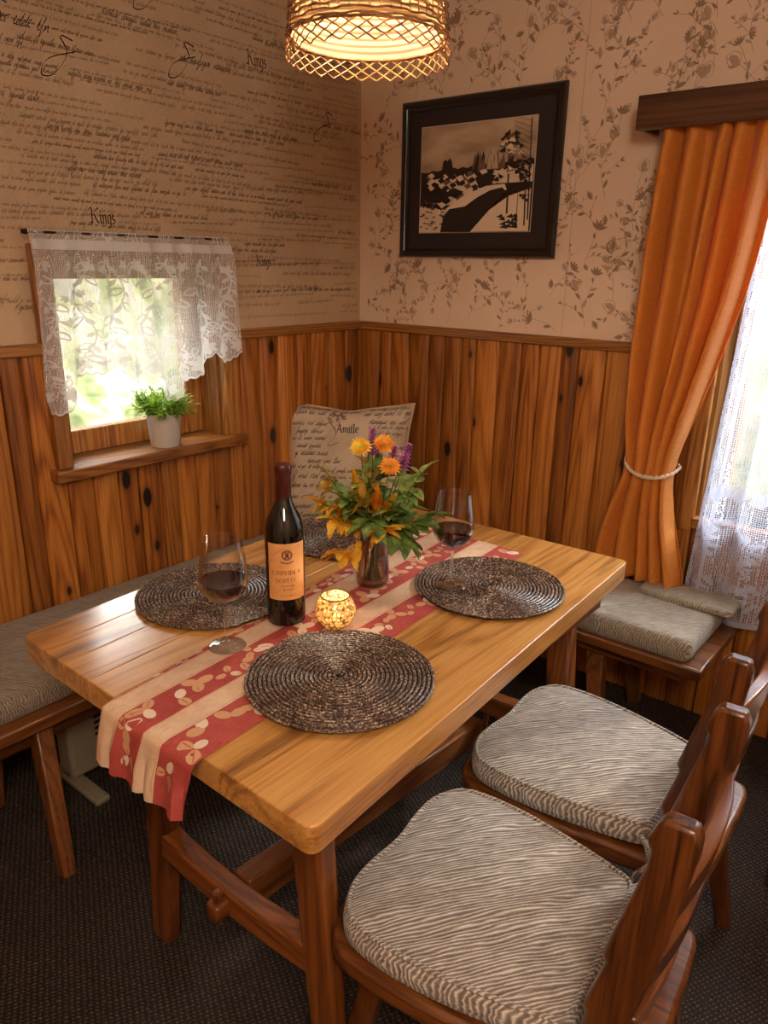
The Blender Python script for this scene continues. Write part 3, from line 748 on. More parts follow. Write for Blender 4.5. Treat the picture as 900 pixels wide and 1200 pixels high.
dup(ch1, (2.17, -.50, 0), R(84), 'farmhouse chair at the right edge of the picture, in front of the lace curtain')

# ------------------------------------------------------------------ table runner
def runner():
    # stripe boundary lines from the near table edge to the far end
    near = [1.073, 1.074, 1.122, 1.190, 1.238, 1.318]
    far = [.930, .992, 1.052, 1.128, 1.192, 1.268]
    YN, YF = -1.884, -.80
    z0 = TZ + .0016
    L1 = YF - YN; drop = .112
    def pos(x_near_far, s):
        """s: distance from the far end along the cloth"""
        xn, xf = x_near_far
        if s <= L1:
            k = s / L1; x = xf + (xn - xf) * k; y = YF - s
            return (x, y, z0 + .0012 * noise.noise(Vector((x * 14, y * 14, 0))) + .0008)
        d = s - L1; a = .012
        x = xn + (xn - 1.2) * .02 * d / .1
        ang = min(d / a, PI / 2)
        y = YN - a * math.sin(ang) * 1.0; z = z0 - a * (1 - math.cos(ang))
        rest = max(0, d - a * PI / 2)
        wv = .010 * math.sin(x * 62 + .5) * min(1, rest / .05) + .004 * math.sin(x * 130)* min(1, rest / .05)
        return (x - .10 * rest, y - .006 - abs(wv) - .10 * rest, z - rest)
    return near, far, pos, L1, drop
near, far, rpos, L1, drop = runner()
mb = MB(); tot = L1 + drop
ss = [L1 * i / 40 for i in range(41)] + [L1 + drop * i / 14 for i in range(1, 15)]
lastS = lambda x: tot + (.018 * math.sin((x - 1.07) / .25 * PI * .5))
for k in range(5):
    nn = 6; vs = []; fs = []
    for s_ in ss:
        for i in range(nn + 1):
            u = i / nn; vs.append(rpos((near[k] + (near[k + 1] - near[k]) * u, far[k] + (far[k + 1] - far[k]) * u), s_))
    for j in range(len(ss) - 1):
        for i in range(nn):
            a = j * (nn + 1) + i; fs.append((a, a + 1, a + nn + 2, a + nn + 1))
    mb.add(vs, fs, 0 if k % 2 == 0 else 1, 0, True)
def rsurf(u, s_):   # u across in near-edge fraction 0..5 stripes
    k = min(4, max(0, int(u))); f_ = u - k
    p = rpos((near[k] + (near[k + 1] - near[k]) * f_, far[k] + (far[k + 1] - far[k]) * f_), s_)
    return (p[0], p[1] - (.0009 if s_ > L1 else 0), p[2] + (.0009 if s_ <= L1 + .012 else 0))
rng = random.Random(3)
ink = Ink(mb, rsurf, 2)
for k in (0, 2, 4):
    s_ = .03
    while s_ < tot - .03:
        W = .06 + .016
        uu = k + rng.uniform(.25, .7); a = rng.uniform(0, 2 * PI); sc = rng.uniform(.7, 1.15)
        for j in range(rng.choice((2, 3, 3))):
            aa = a + j * 2.1 + rng.uniform(-.3, .3); l = .026 * sc; wd = (near[k + 1] - near[k] + far[k + 1] - far[k]) / 2 + (0.02 if k == 0 else 0); cu, cs = uu + math.cos(aa) * .0155 / wd, s_ + math.sin(aa) * .0155
            P = []
            for q in range(13):
                t_ = q / 12 * 2 * PI; rad = l * .5; px = math.cos(t_) * rad * 1.15; py = math.sin(t_) * rad * .78
                P.append((min(k + .97, max(k + .03, cu + (px * math.cos(aa) - py * math.sin(aa)) / wd)), min(tot - .004, cs + px * math.sin(aa) + py * math.cos(aa))))
            ink.poly(P[:-1], 2 if rng.random() < .7 else 3)
            ink.nib([(min(k + .96, max(k + .04, cu - math.cos(aa) * .01 / wd)), cs - math.sin(aa) * .010), (min(k + .96, max(k + .04, cu + math.cos(aa) * .01 / wd)), cs + math.sin(aa) * .010)], .0025, 60, 1, 1, mi=4)
        s_ += rng.uniform(.040, .058)
for k in (1, 3):
    for e in (.07, .93):
        ink.nib([(k + e, s_ * tot / 60) for s_ in range(60)], .03, 0, 1, 1, mi=2)
rn = mb.build('table_runner', [M_red, M_cream, M_leafgold, M_leafpale, M_leafline], weld=False)
tag(rn, 'red and cream striped leaf-patterned runner hanging over the near end of the table', 'table runner')

# ------------------------------------------------------------------ placemats
t = NT('braided_placemat', Roughness=.36)
a1 = t.n('TexNoise', {'Vector': t.coord(), 'Scale': 260, 'Detail': 3, 'Roughness': .7}).outputs[0]
a2 = t.n('TexNoise', {'Vector': t.coord(), 'Scale': 22, 'Detail': 3}).outputs[0]
t.set('Base Color', t.ramp(t.math('ADD', t.math('MULTIPLY', a1, .86), t.math('MULTIPLY', a2, .14)), [(.42, lin((40, 26, 22))), (.53, lin((104, 78, 64))), (.62, lin((214, 190, 168)))]))  # palest flecks are glints painted into the braid colour
t.b.inputs['Coat Weight'].default_value = .5; t.b.inputs['Coat Roughness'].default_value = .25
M_mat = t.m
M_matback = plain('placemat_core', (24, 14, 10), .8)
def placemat(loc, label, rad=.178):
    pitch = .0083; r = .004; pts = []; rr = []; th_ = 0.0; vs = []; fs = []
    mb = MB(); n = 6; path = []
    while True:
        q = r + pitch * th_ / (2 * PI)
        if q > rad - .004: break
        path.append((q, th_)); th_ += .0042 / max(q, .006)
    for i, (q, a) in enumerate(path):
        tw = .86 + .14 * math.sin(i * 1.55) ; R_ = .0037 * tw
        for k in range(n):
            b = 2 * PI * k / n + .5
            vs.append(((q + math.cos(b) * R_) * math.cos(a), (q + math.cos(b) * R_) * math.sin(a), .0035 + math.sin(b) * R_ * .8))
    for i in range(len(path) - 1):
        for k in range(n): fs.append((i * n + k, i * n + n + k, i * n + n + (k + 1) % n, i * n + (k + 1) % n))
    mb.add(vs, fs, 0, 0, True); mb.lathe([(0, .0008), (rad - .008, .0008), (rad - .008, .0016), (0, .0016)], 48, mi=1)
    o = mb.build('placemat', [M_mat, M_matback]); o.location = loc; return tag(o, label, 'placemat', 'round braided placemats on the table')
pm = placemat((1.322, -1.578, TZ + .0065), 'dark braided round placemat nearest the viewer, in front of the glowing candle holder')
for loc, lb, rz in (((1.318, -1.052, TZ + .0065), 'dark braided round placemat on the right side of the table under the far wine glass', 1.2),
                    ((.868, -1.494, TZ + .0045), 'dark braided placemat on the left side of the table behind the near wine glass', 2.9),
                    ((.835, -1.02, TZ + .0045), 'dark braided round placemat at the far left, partly hidden by the flower vase', 4.1)):
    o = pm.copy(); C.objects.link(o); o.location = loc; o.rotation_euler = (0, 0, rz); o['label'] = lb

# ------------------------------------------------------------------ wine bottle
bt = thing('wine_bottle', 'dark wine bottle with a tan label standing on the runner', 'wine bottle', (1.078, -1.475, TZ + .004))
prof = [(0, .006), (.026, .004), (.034, 0), (.0395, .004), (.040, .012), (.040, .195), (.0385, .212), (.033, .230), (.024, .247), (.0175, .262), (.0155, .28), (.0150, .318), (.0165, .319), (.0165, .332), (.0150, .336), (.0, .336)]
MB().lathe(prof, 56).build('glass_body', M_bottle, bt)
MB().lathe([(.0166, .262), (.0162, .28), (.0157, .316), (.0172, .3175), (.0173, .333), (.0155, .3375), (0, .3378)], 48).build('capsule', M_caps, bt)
mb = MB()
ctr = math.atan2(-2.45 + 1.475, 2.12 - 1.078) + .10      # label faces the room
LW = 1.28
def lab(u, v_): # u metres around, v height
    a = ctr + u / .0404; return (.0404 * math.cos(a), .0404 * math.sin(a), v_)
mb.grid(lambda i, j: lab((i - .5) * 2 * LW * .0404 * .82, .062 + j * .122), 32, 4)
f2 = lambda u, v_: ((.0407) * math.cos(ctr + u / .0407), .0407 * math.sin(ctr + u / .0407), v_)
ink = Ink(mb, f2, 1); rng = random.Random(2)
for r_ in (.0105, .0085): ink.nib([(r_ * math.cos(q), .160 + r_ * math.sin(q)) for q in [2 * PI * i / 20 for i in range(21)]], .0013, 0, 1, 1)
for x_ in (-.004, 0, .004): ink.nib([(x_, .153), (x_ * .5, .160), (x_, .167)], .002, 0, 1, 2)
ink.nib([(-.0078, .160), (.0078, .160)], .0012, 0, 1, 1)
ink.nib([(-.013, .146), (-.006, .1435), (0, .1428), (.006, .1435), (.013, .146)], .0018, 0, 1, 2)
ink.nib([(-.034, .158), (-.02, .166), (-.006, .174), (.01, .172), (.03, .178)], .0007, 0, 1, 2, mi=2)
def caps_word(word, x, y, h, w_):
    G = {'L': [[(0, 1), (0, 0), (.5, 0)]], 'O': [[(.3, 1), (0, .7), (0, .3), (.3, 0), (.6, .3), (.6, .7), (.3, 1)]], 'N': [[(0, 0), (0, 1), (.6, 0), (.6, 1)]], 'V': [[(0, 1), (.3, 0), (.6, 1)]], 'I': [[(.1, 0), (.1, 1)]], 'E': [[(.5, 1), (0, 1), (0, 0), (.5, 0)], [(0, .5), (.4, .5)]],
         'S': [[(.55, .85), (.3, 1), (.05, .8), (.5, .3), (.3, 0), (0, .15)]], 'C': [[(.6, .85), (.3, 1), (0, .6), (.1, .15), (.35, 0), (.6, .15)]], 'T': [[(0, 1), (.7, 1)], [(.35, 1), (.35, 0)]], 'Y': [[(0, 1), (.3, .5), (.6, 1)], [(.3, .5), (.3, 0)]], 'A': [[(0, 0), (.3, 1), (.6, 0)], [(.12, .4), (.48, .4)]], 'D': [[(0, 0), (0, 1), (.4, .9), (.6, .5), (.4, .1), (0, 0)]]}
    for c_ in word:
        for q in G.get(c_, []): ink.nib([(x + a * h, y + b * h) for a, b in q], w_, 20, .4, 1)
        x += h * (.45 if c_ == 'I' else .86)
caps_word('LONVIDEN', -.0305, .117, .0095, .0013); caps_word('SCOTTY', -.024, .1005, .0085, .0011)
scribble(ink, -.014, .092, .026, .0022, rng, .0005); scribble(ink, -.010, .084, .02, .0020, rng, .0005)
ink.nib([(-.02, .0765), (.02, .0765)], .0006, 90, 1, 1); scribble(ink, -.018, .071, .034, .0016, rng, .0004)
mb.build('label', [M_label, M_lblink, M_lbllt], bt)

# ------------------------------------------------------------------ wine glasses
def wineglass(loc, label, h=.222, br=.0465):
    t = thing('wine_glass', label, 'wine glass', loc, 0, 'glasses of red wine')
    k = h / .212
    out = [(0, 0), (.034, 0), (.0355, .0012), (.033, .0030), (.018, .0058), (.006, .0105), (.0040, .018), (.0036, .05), (.0040, .083), (.0075, .090), (.026, .099), (.040, .112), (br, .130), (br * .985, .150), (br * .90, .182), (br * .80, .2112), (br * .80 - .0004, .212)]
    inn = [(br * .80 - .0009, .2113), (br * .90 - .0011, .182), (br * .985 - .0012, .150), (br - .0013, .130), (.0385, .1128), (.0245, .1005), (.009, .0935), (0, .0915)]
    P = [(a, b * k) for a, b in catm2(out[7:])] + [(a, b * k) for a, b in catm2(inn)]
    MB().lathe(P, 56).build('bowl', M_glass, t)
    MB().lathe([(a, b * k) for a, b in catm2([(.0048, .0115)] + out[6:9])] + [(0, out[8][1] * k)], 32).build('stem', M_glass2, t)
    MB().lathe([(a, b * k) for a, b in catm2(out[:6])] + [(0, .0112 * k)], 56).build('foot', M_glass3, t)
    wi = [(0, .0919), (.009, .0939), (.0242, .1009), (.0382, .1132), (br - .0016, .130), (br - .00155, .1345), (br - .004, .1342), (0, .1340)]
    MB().lathe([(a, b * k) for a, b in wi], 56).build('wine', M_wine, t)
    return t
def catm2(p): return [(q.x, q.y) for q in catmull([(a, b, 0) for a, b in p], 3)]
wineglass((1.075, -1.632, TZ + .005), 'glass of red wine at the near left, beside the bottle on the runner')
wineglass((1.252, -1.118, TZ + .0135), 'glass of red wine standing on the right-hand placemat beyond the vase')

# ------------------------------------------------------------------ candle holder
t = NT('mercury_glass', Roughness=.18, Metallic=.0)
vo = t.n('TexVoronoi', {'Vector': t.coord(), 'Scale': 105}, feature='DISTANCE_TO_EDGE').outputs['Distance']
fl_ = t.n('TexNoise', {'Vector': t.coord(), 'Scale': 120, 'Detail': 3}).outputs[0]
t.set('Base Color', t.ramp(fl_, [(.42, lin((96, 64, 30))), (.55, lin((236, 214, 170)))]))
t.bump(vo, .8, .004)
tlc = t.n('BsdfTranslucent', {'Color': lin((214, 176, 120))}); trp = t.n('BsdfTransparent', {'Color': lin((255, 240, 214))})
m1 = t.n('MixShader', {0: t.n('MapRange', {'Value': fl_, 'From Min': .40, 'From Max': .60, 'To Min': .08, 'To Max': .6}).outputs[0], 1: t.b.outputs[0], 2: tlc.outputs[0]})
m2 = t.n('MixShader', {0: t.n('MapRange', {'Value': vo, 'From Min': .06, 'From Max': .22, 'To Max': .55}).outputs[0], 1: m1.outputs[0], 2: trp.outputs[0]})
t.t.links.new(m2.outputs[0], t.t.nodes['Material Output'].inputs[0]); M_merc = t.m
chd = thing('candle_holder', 'round speckled gold glass candle holder with a burning tealight', 'candle holder', (1.178, -1.432, TZ + .004))
MB().lathe(catm2([(0, 0), (.020, .001), (.030, .010), (.0405, .028), (.0415, .044), (.034, .062), (.0295, .070)]) + [(.0283, .0698), (.0325, .061), (.0398, .044), (.0388, .028), (.029, .0115), (.019, .003), (0, .002)], 56).build('globe', M_merc, chd)
MB().tube([(.0292 * math.cos(q), .0292 * math.sin(q), .070) for q in [2 * PI * i / 40 for i in range(40)]], .0014, 8, True).build('rim', plain('dark_gold_rim', (110, 72, 30), .3, Metallic=.8), chd)
MB().lathe([(0, .0035), (.0185, .0035), (.019, .02), (.0165, .0195), (0, .0185)], 32).build('tealight', plain('wax', (250, 236, 200), .5, Subsurface_Weight=.3), chd)
fm = NT('flame', Base_Color=(1, .8, .4, 1)); fm.b.inputs['Emission Color'].default_value = (1, .62, .22, 1); fm.b.inputs['Emission Strength'].default_value = 16
MB().lathe([(0, .021), (.0035, .027), (.0042, .032), (.002, .042), (0, .048)], 16).build('flame', fm.m, chd)
light('candle_light', 'POINT', (1.178, -1.432, TZ + .054), .34, (1, .80, .55), shadow_soft_size=.008)

# ------------------------------------------------------------------ vase and flowers
VX, VY = 1.098, -1.218; VZ = TZ + .004
vs_ = thing('flower_vase', 'smoky clear glass vase holding wild flowers on the runner', 'vase', (VX, VY, VZ))
vo_ = catm2([(0, 0), (.024, 0), (.034, .004), (.0385, .016), (.039, .035), (.0365, .07), (.0335, .10), (.034, .122), (.0375, .140)])
vi_ = catm2([(.0363, .1398), (.0322, .121), (.0316, .10), (.0345, .07), (.0368, .036), (.036, .02), (.031, .010), (0, .008)])
MB().lathe(vo_ + vi_, 56).build('glass', M_vase, vs_)
MB().lathe([(0, .0085), (.031, .0106), (.0356, .0205), (.0364, .036), (.0342, .07), (.0330, .085), (0, .0848)], 48).build('water', M_water, vs_)

def leafmat(name, a, b, tr=.35):
    t = NT(name, Roughness=.5)
    n1 = t.n('TexNoise', {'Vector': t.coord(), 'Scale': 40, 'Detail': 3}).outputs[0]
    col = t.ramp(n1, [(.38, lin(a)), (.62, lin(b))]); t.set('Base Color', col)
    tl = t.n('BsdfTranslucent', {}); t.t.links.new(col, tl.inputs[0])
    mx = t.n('MixShader', {0: tr, 1: t.b.outputs[0], 2: tl.outputs[0]}); t.t.links.new(mx.outputs[0], t.t.nodes['Material Output'].inputs[0]); return t.m
M_green = leafmat('leaf_green', (74, 108, 40), (146, 170, 84))
M_lgreen = leafmat('leaf_light_green', (120, 150, 66), (186, 200, 118))
M_yel = leafmat('leaf_yellow', (220, 150, 30), (250, 206, 66))
M_olive = leafmat('leaf_turning', (120, 104, 34), (204, 156, 50))
M_petal = leafmat('petal_yellow', (240, 176, 20), (255, 220, 60), .2)
M_orp = leafmat('petal_orange', (226, 126, 16), (250, 170, 40), .2)
M_pur = leafmat('petal_mauve', (204, 110, 180), (244, 186, 224), .2)
M_stem = plain('stem_green', (70, 84, 34), .6)
M_stemd = plain('stem_brown', (74, 48, 26), .6)

def leaf3(mb, p, d, up, l, w_, curl=.25, n=6, lobes=0, mi=0, fold=.18):
    """curved leaf blade starting at p along d"""
    p = Vector(p); d = Vector(d).normalized(); s = d.cross(Vector(up))
    if s.length < 1e-3: s = d.orthogonal()
    s.normalize(); u = s.cross(d); vs = []; fs = []
    for i in range(n + 1):
        t_ = i / n; c = p + d * (l * t_) - u * (curl * l * t_ * t_)
        hw = w_ / 2 * (math.sin(PI * min(1, t_ ** .8 * 1.0)) ** .75 if 0 < t_ < 1 else .02)
        if lobes: hw *= (.62 + .55 * abs(math.sin(t_ * PI * lobes)))
        vs += [c - s * hw + u * hw * fold * 2, c, c + s * hw + u * hw * fold * 2]
    for i in range(n): a = i * 3; fs += [(a, a + 1, a + 4, a + 3), (a + 1, a + 2, a + 5, a + 4)]
    mb.add(vs, fs, mi, 0, True)
def stem_path(ax, ay, h, bend=.5):
    base = Vector((random.uniform(-.012, .012), random.uniform(-.012, .012), .016))
    neck = Vector((ax * .16, ay * .16, .128)); neck.x = max(-.022, min(.022, neck.x)); neck.y = max(-.022, min(.022, neck.y))
    tip = Vector((ax, ay, h)); mid = neck.lerp(tip, .5) + Vector((0, 0, .03 * bend))
    return catmull([base, neck, mid, tip], 5)
# direction helpers: across the picture = +sx, towards the viewer = +sy
SX = Vector((.776, .631, 0)); SY = Vector((.63, -.776, 0))
def sprig3(name, label, cat, px, py, h, kind, group=None, seed=0):
    random.seed(100 + seed); rg = random.Random(seed)
    q = SX * px + SY * py
    t = thing(name, label, cat, (VX, VY, VZ), 0, group)
    path = stem_path(q.x, q.y, h, rg.uniform(-.6, .8)); N = len(path)
    MB().tube(path, [.0019 - .0009 * i / N for i in range(N)], 6).build('stem', M_stemd if kind in ('autumn', 'lobed') else M_stem, t)
    tip = path[-1]; d = (path[-1] - path[-4]).normalized(); mb = MB()
    out = Vector((q.x, q.y, 0)).normalized() if q.length > .01 else Vector((0, -1, 0))
    if kind in ('green', 'light', 'autumn', 'lobed', 'olive'):
        k0 = 8
        for i in range(k0, N):
            for s in (-1, 1):
                if i == N - 1 and s > 0: continue
                tt = (path[min(i + 1, N - 1)] - path[i - 1]).normalized(); sd = tt.cross(Vector((rg.uniform(-.5, .5), rg.uniform(-.5, .5), 1))).normalized()
                dd = (tt * .75 + sd * s * 1.0 + Vector((0, 0, rg.uniform(-.5, .35)))).normalized()
                l = rg.uniform(.034, .058) * (1.2 if kind == 'green' else 1)
                leaf3(mb, path[i], dd, Vector((rg.uniform(-.4, .4), rg.uniform(-.4, .4), 1)), l, l * (.52 if kind in ('green', 'light') else .42), rg.uniform(.1, .6), 7, 3 if kind in ('autumn', 'lobed', 'olive') else 0)
        leaf3(mb, tip, d, (0, 0, 1) if abs(d.z) < .9 else tuple(out), .048, .02, .3, 7, 3 if kind in ('autumn', 'lobed') else 0)
        mb.build('leaves', {'green': M_green, 'light': M_lgreen, 'autumn': M_yel, 'lobed': M_yel, 'olive': M_olive}[kind], t)
    elif kind in ('daisy', 'orange'):
        face = (SY * .7 + Vector((0, 0, .75)) + Vector((q.x, q.y, 0)) * 2).normalized(); a = face.orthogonal().normalized(); b = face.cross(a)
        for ring_, (n_, l) in enumerate(((18, .027), (15, .021), (11, .013))):
            for k in range(n_):
                th_ = 2 * PI * k / n_ + ring_ * .2; dd = (a * math.cos(th_) + b * math.sin(th_) + face * (.15 + .35 * ring_)).normalized()
                leaf3(mb, tip, dd, face, l * rg.uniform(.85, 1.1), .0085, .15, 3)
        mb.build('blossom', M_petal if kind == 'daisy' else M_orp, t)
        m2 = MB(); m2.lathe([(0, -.008), (.005, -.006), (.0065, 0), (.003, .002)], 10, tuple(tip)); m2.build('sepals', M_green, t)
    elif kind == 'spike':
        for i in range(80):
            f_ = i / 80; p = tip - d * (.062 * (1 - f_)); th_ = i * 2.4; r_ = .020 * (1 - f_ * .7)
            a = d.orthogonal().normalized(); b = d.cross(a); dd = a * math.cos(th_) + b * math.sin(th_)
            leaf3(mb, p, (dd + d * .5).normalized(), d, r_ * 1.2, .011, .3, 3)
        mb.build('blossom', M_pur, t)
    elif kind == 'plume':
        for i in range(110):
            f_ = i / 110; p = tip - d * (.075 * (1 - f_)); th_ = i * 2.4
            a = d.orthogonal().normalized(); b = d.cross(a); dd = a * math.cos(th_) + b * math.sin(th_)
            leaf3(mb, p, (dd + d * 1.2).normalized(), d, .032 * (1.15 - f_), .006, -.2, 3)
        mb.build('blossom', M_petal if seed % 2 else M_orp, t)
    return t
G1 = 'leafy green stems in the vase'; G2 = 'autumn leaf stems in the vase'
F = [('yellow_flower', 'bright yellow daisy-like flower at the upper left of the bouquet', 'flower', -.030, .00, .330, 'daisy', None),
     ('orange_flower', 'small orange-yellow flower near the top of the bouquet, beside the mauve spike', 'flower', .022, .00, .338, 'orange', None),
     ('orange_flower', 'orange-yellow flower right of centre in the bouquet below the mauve blossoms', 'flower', .036, .03, .295, 'orange', None),
     ('mauve_flower', 'tallest mauve flower spike at the top of the bouquet', 'flower', -.004, -.02, .368, 'spike', None),
     ('mauve_flower', 'mauve flower spike leaning right at the top of the bouquet', 'flower', .048, -.02, .328, 'spike', None),
     ('mauve_flower', 'mauve flower spike furthest right in the bouquet', 'flower', .080, -.01, .335, 'spike', None),
     ('yellow_plume', 'tall feathery yellow plume left of centre in the bouquet', 'flower', -.044, .03, .285, 'plume', None),
     ('yellow_plume', 'feathery yellow plume in the middle of the bouquet', 'flower', .010, .05, .255, 'plume', None),
     ('yellow_plume', 'low orange-yellow plume just above the vase rim', 'flower', .022, .06, .175, 'plume', None),
     ('autumn_branch', 'yellow-brown autumn leaves drooping to the far left of the vase', 'branch', -.115, .02, .205, 'autumn', G2),
     ('autumn_branch', 'yellow autumn leaves low at the left front of the vase', 'branch', -.085, .05, .175, 'lobed', G2),
     ('autumn_branch', 'olive turning leaves high at the left of the bouquet', 'branch', -.095, .0, .255, 'olive', G2),
     ('autumn_branch', 'golden leaves over the front of the vase rim', 'branch', .030, .075, .165, 'lobed', G2),
     ('autumn_branch', 'olive turning leaves in the middle of the bouquet', 'branch', -.02, .05, .225, 'olive', G2),
     ('leafy_stem', 'green leaves hanging low at the right front of the vase', 'leafy stem', .078, .055, .130, 'green', G1),
     ('leafy_stem', 'green leaf stem stretching right towards the far wine glass', 'leafy stem', .135, .0, .170, 'green', G1),
     ('leafy_stem', 'pale green leaf stem rising at the right of the bouquet', 'leafy stem', .108, .01, .275, 'light', G1),
     ('leafy_stem', 'green leaves on the right side of the bouquet at mid height', 'leafy stem', .072, .03, .215, 'green', G1),
     ('leafy_stem', 'dark green leaves at the left of the bouquet under the plume', 'leafy stem', -.062, .03, .215, 'green', G1),
     ('leafy_stem', 'green leaves at the centre back of the bouquet', 'leafy stem', .008, -.04, .265, 'green', G1),
     ('leafy_stem', 'pale green leaves at the right back of the bouquet', 'leafy stem', .060, -.05, .255, 'light', G1),
     ('leafy_stem', 'dark green leaves in front above the vase rim', 'leafy stem', -.01, .07, .175, 'green', G1)]
F += [('leafy_stem', 'yellow-green leaves low on the left side of the bouquet, behind the drooping autumn leaves', 'leafy stem', -.10, -.02, .19, 'light', G1),
     ('leafy_stem', 'yellow-green leaves in the centre of the bouquet between the plumes', 'leafy stem', -.015, .02, .25, 'light', G1),
     ('leafy_stem', 'pale green leaves right of centre in the bouquet', 'leafy stem', .045, .045, .20, 'light', G1),
     ('autumn_branch', 'small yellow leaves high in the centre of the bouquet', 'branch', -.012, .0, .285, 'olive', G2),
     ('yellow_plume', 'feathery orange plume at the right side of the bouquet', 'flower', .048, .05, .235, 'plume', None),
     ('autumn_branch', 'orange-brown leaf spray reaching down at the left of the vase', 'branch', -.075, .06, .105, 'autumn', G2)]
for i, (nm, lb, ct, px, py, h_, kd, gp) in enumerate(F): sprig3(nm, lb, ct, px, py, h_, kd, gp, i + 1)
random.seed(4)

# ------------------------------------------------------------------ cushion in the corner
def script_pillow():
    W, Hh, D = .52, .505, .072
    root = Vector((.250, -.366, .462))
    xdir = Vector((.79, .61, 0)).normalized()
    up = Vector((-.20, .26, .95)).normalized(); up = (up - xdir * up.dot(xdir)).normalized(); nrm = xdir.cross(up)
    def surf(u, v_, side, off=0.0):
        a, b = 2 * u - 1, 2 * v_ - 1
        pinch = 1 - .11 * (1 - a * a) * abs(b) ** 3; pinch2 = 1 - .11 * (1 - b * b) * abs(a) ** 3
        x = a * W / 2 * pinch2 * (1 + .02 * abs(b)); y = (b * Hh / 2) * pinch + Hh / 2
        y -= .012 * math.exp(-((a + .0) * 4) ** 2) * max(0, b) ** 2          # dent in the top edge
        th_ = D * ((1 - a ** 4) * (1 - b ** 4)) ** .55 * (1 + .12 * noise.noise(Vector((a * 2, b * 2, 3))))
        th_ += .006 * noise.noise(Vector((a * 5, b * 5, side))) * (1 - a * a) * (1 - b * b)
        return root + xdir * x + up * y + nrm * (side * (th_ + off))
    t = NT('linen', Roughness=.9)
    n1 = t.n('TexNoise', {'Vector': t.coord(), 'Scale': 380, 'Detail': 2}).outputs[0]; n2 = t.n('TexNoise', {'Vector': t.coord(), 'Scale': 9, 'Detail': 3}).outputs[0]
    f_ = t.math('MULTIPLY', t.math('ADD', n1, n2), .5)
    t.set('Base Color', t.ramp(f_, [(.38, lin((188, 162, 134))), (.62, lin((222, 200, 174)))])); t.bump(n1, .3, .001)
    mi_ = plain('pillow_ink', (64, 48, 40), .9); mp = plain('pillow_pale_ink', (146, 118, 104), .9)
    mb = MB()
    for side in (1, -1): mb.grid(lambda u, v_: surf(u, v_, side), 36, 36)
    ink = Ink(mb, lambda u, v_: surf(min(.985, max(.015, u)), min(.985, max(.015, v_)), 1, .0012), 1)
    rg = random.Random(31)
    for (u, v_, L, h_) in ((.03, .90, .34, .030), (.06, .80, .30, .024), (.10, .735, .22, .026), (.62, .90, .32, .030), (.66, .82, .28, .028), (.70, .73, .24, .020), (.08, .56, .22, .030), (.2, .50, .22, .024), (.3, .43, .30, .018),
                           (.06, .38, .26, .030), (.05, .31, .3, .026), (.3, .30, .3, .022), (.05, .22, .36, .026), (.08, .14, .34, .03), (.45, .2, .3, .024), (.05, .06, .4, .026), (.55, .62, .1, .018), (.62, .52, .3, .03), (.68, .42, .26, .024), (.65, .33, .28, .026), (.7, .22, .24, .03), (.6, .12, .34, .026), (.4, .95, .2, .02), (.05, .68, .28, .022), (.1, .62, .2, .02), (.04, .46, .26, .022), (.7, .62, .24, .024), (.66, .78, .3, .02), (.6, .28, .34, .022), (.58, .17, .36, .022), (.35, .38, .3, .02), (.03, .955, .3, .018), (.66, .955, .28, .018), (.64, .47, .3, .02)):
        scribble(ink, u, v_, L, h_ * 1.0, rg, h_ * .22, slant=.5)
    black(ink, 'Amitle', .42, .745, .048, .009)
    ink.mi = 2
    ink.nib([(.36, .74), (.44, .84), (.40, .93), (.36, .86), (.42, .74), (.36, .64), (.44, .66)], .010, 50, .3, 5)
    for k in range(7): ink.leaf(.42 + .03 * math.cos(k), .88 + .04 * math.sin(k * 1.3), k * .9, .05, .02)
    p = mb.build('cushion', [t.m, mi_, mp]); tag(p, 'cream linen cushion printed with dark handwriting, leaning in the bench corner', 'cushion')
    loop = [surf(q, 0, 1) for q in [i / 20 for i in range(21)]] + [surf(1, q, 1) for q in [i / 20 for i in range(1, 21)]] + [surf(1 - q, 1, 1) for q in [i / 20 for i in range(1, 21)]] + [surf(0, 1 - q, 1) for q in [i / 20 for i in range(1, 20)]]
    MB().tube(loop, .0042, 8, True).build('piping', t.m, p)
script_pillow()

# ------------------------------------------------------------------ potted plant on the sill
pt = thing('potted_plant', 'small bushy green plant in a white pot on the window sill', 'potted plant', (-.004, -.998, WZ0 + .002))
MB().lathe([(0, 0), (.046, 0), (.0485, .003), (.057, .108), (.0575, .112), (.0535, .112), (.0525, .10), (0, .098)], 48).build('pot', plain('white_ceramic', (214, 206, 196), .5), pt)
MB().lathe([(.0522, .099), (.03, .104), (0, .106)], 24).build('soil', plain('soil', (50, 34, 22), .95), pt)
mb = MB(); rg = random.Random(6)
for i in range(190):
    a = rg.uniform(0, 2 * PI); el = rg.uniform(.15, 1.35); r_ = rg.uniform(.012, .035); L = rg.uniform(.05, .095)
    d = Vector((math.cos(a) * math.cos(el), math.sin(a) * math.cos(el), math.sin(el)))
    b0 = Vector((math.cos(a) * r_, math.sin(a) * r_, .103)); tip = b0 + d * L; tip.x = max(tip.x, -.10)
    mb.tube([b0, b0.lerp(tip, .5) + Vector((0, 0, .006)), tip], .0009, 4, mi=0)
    for k in range(5):
        q = b0.lerp(tip, .45 + .13 * k); dd = (d + Vector((rg.uniform(-1, 1), rg.uniform(-1, 1), rg.uniform(-.5, .7)))).normalized()
        leaf3(mb, q, dd, (0, 0, 1), rg.uniform(.018, .032), .0075, .4, 3)
M_pl = leafmat('pot_foliage', (108, 156, 36), (186, 216, 80), .45)
mb.build('foliage', M_pl, pt)

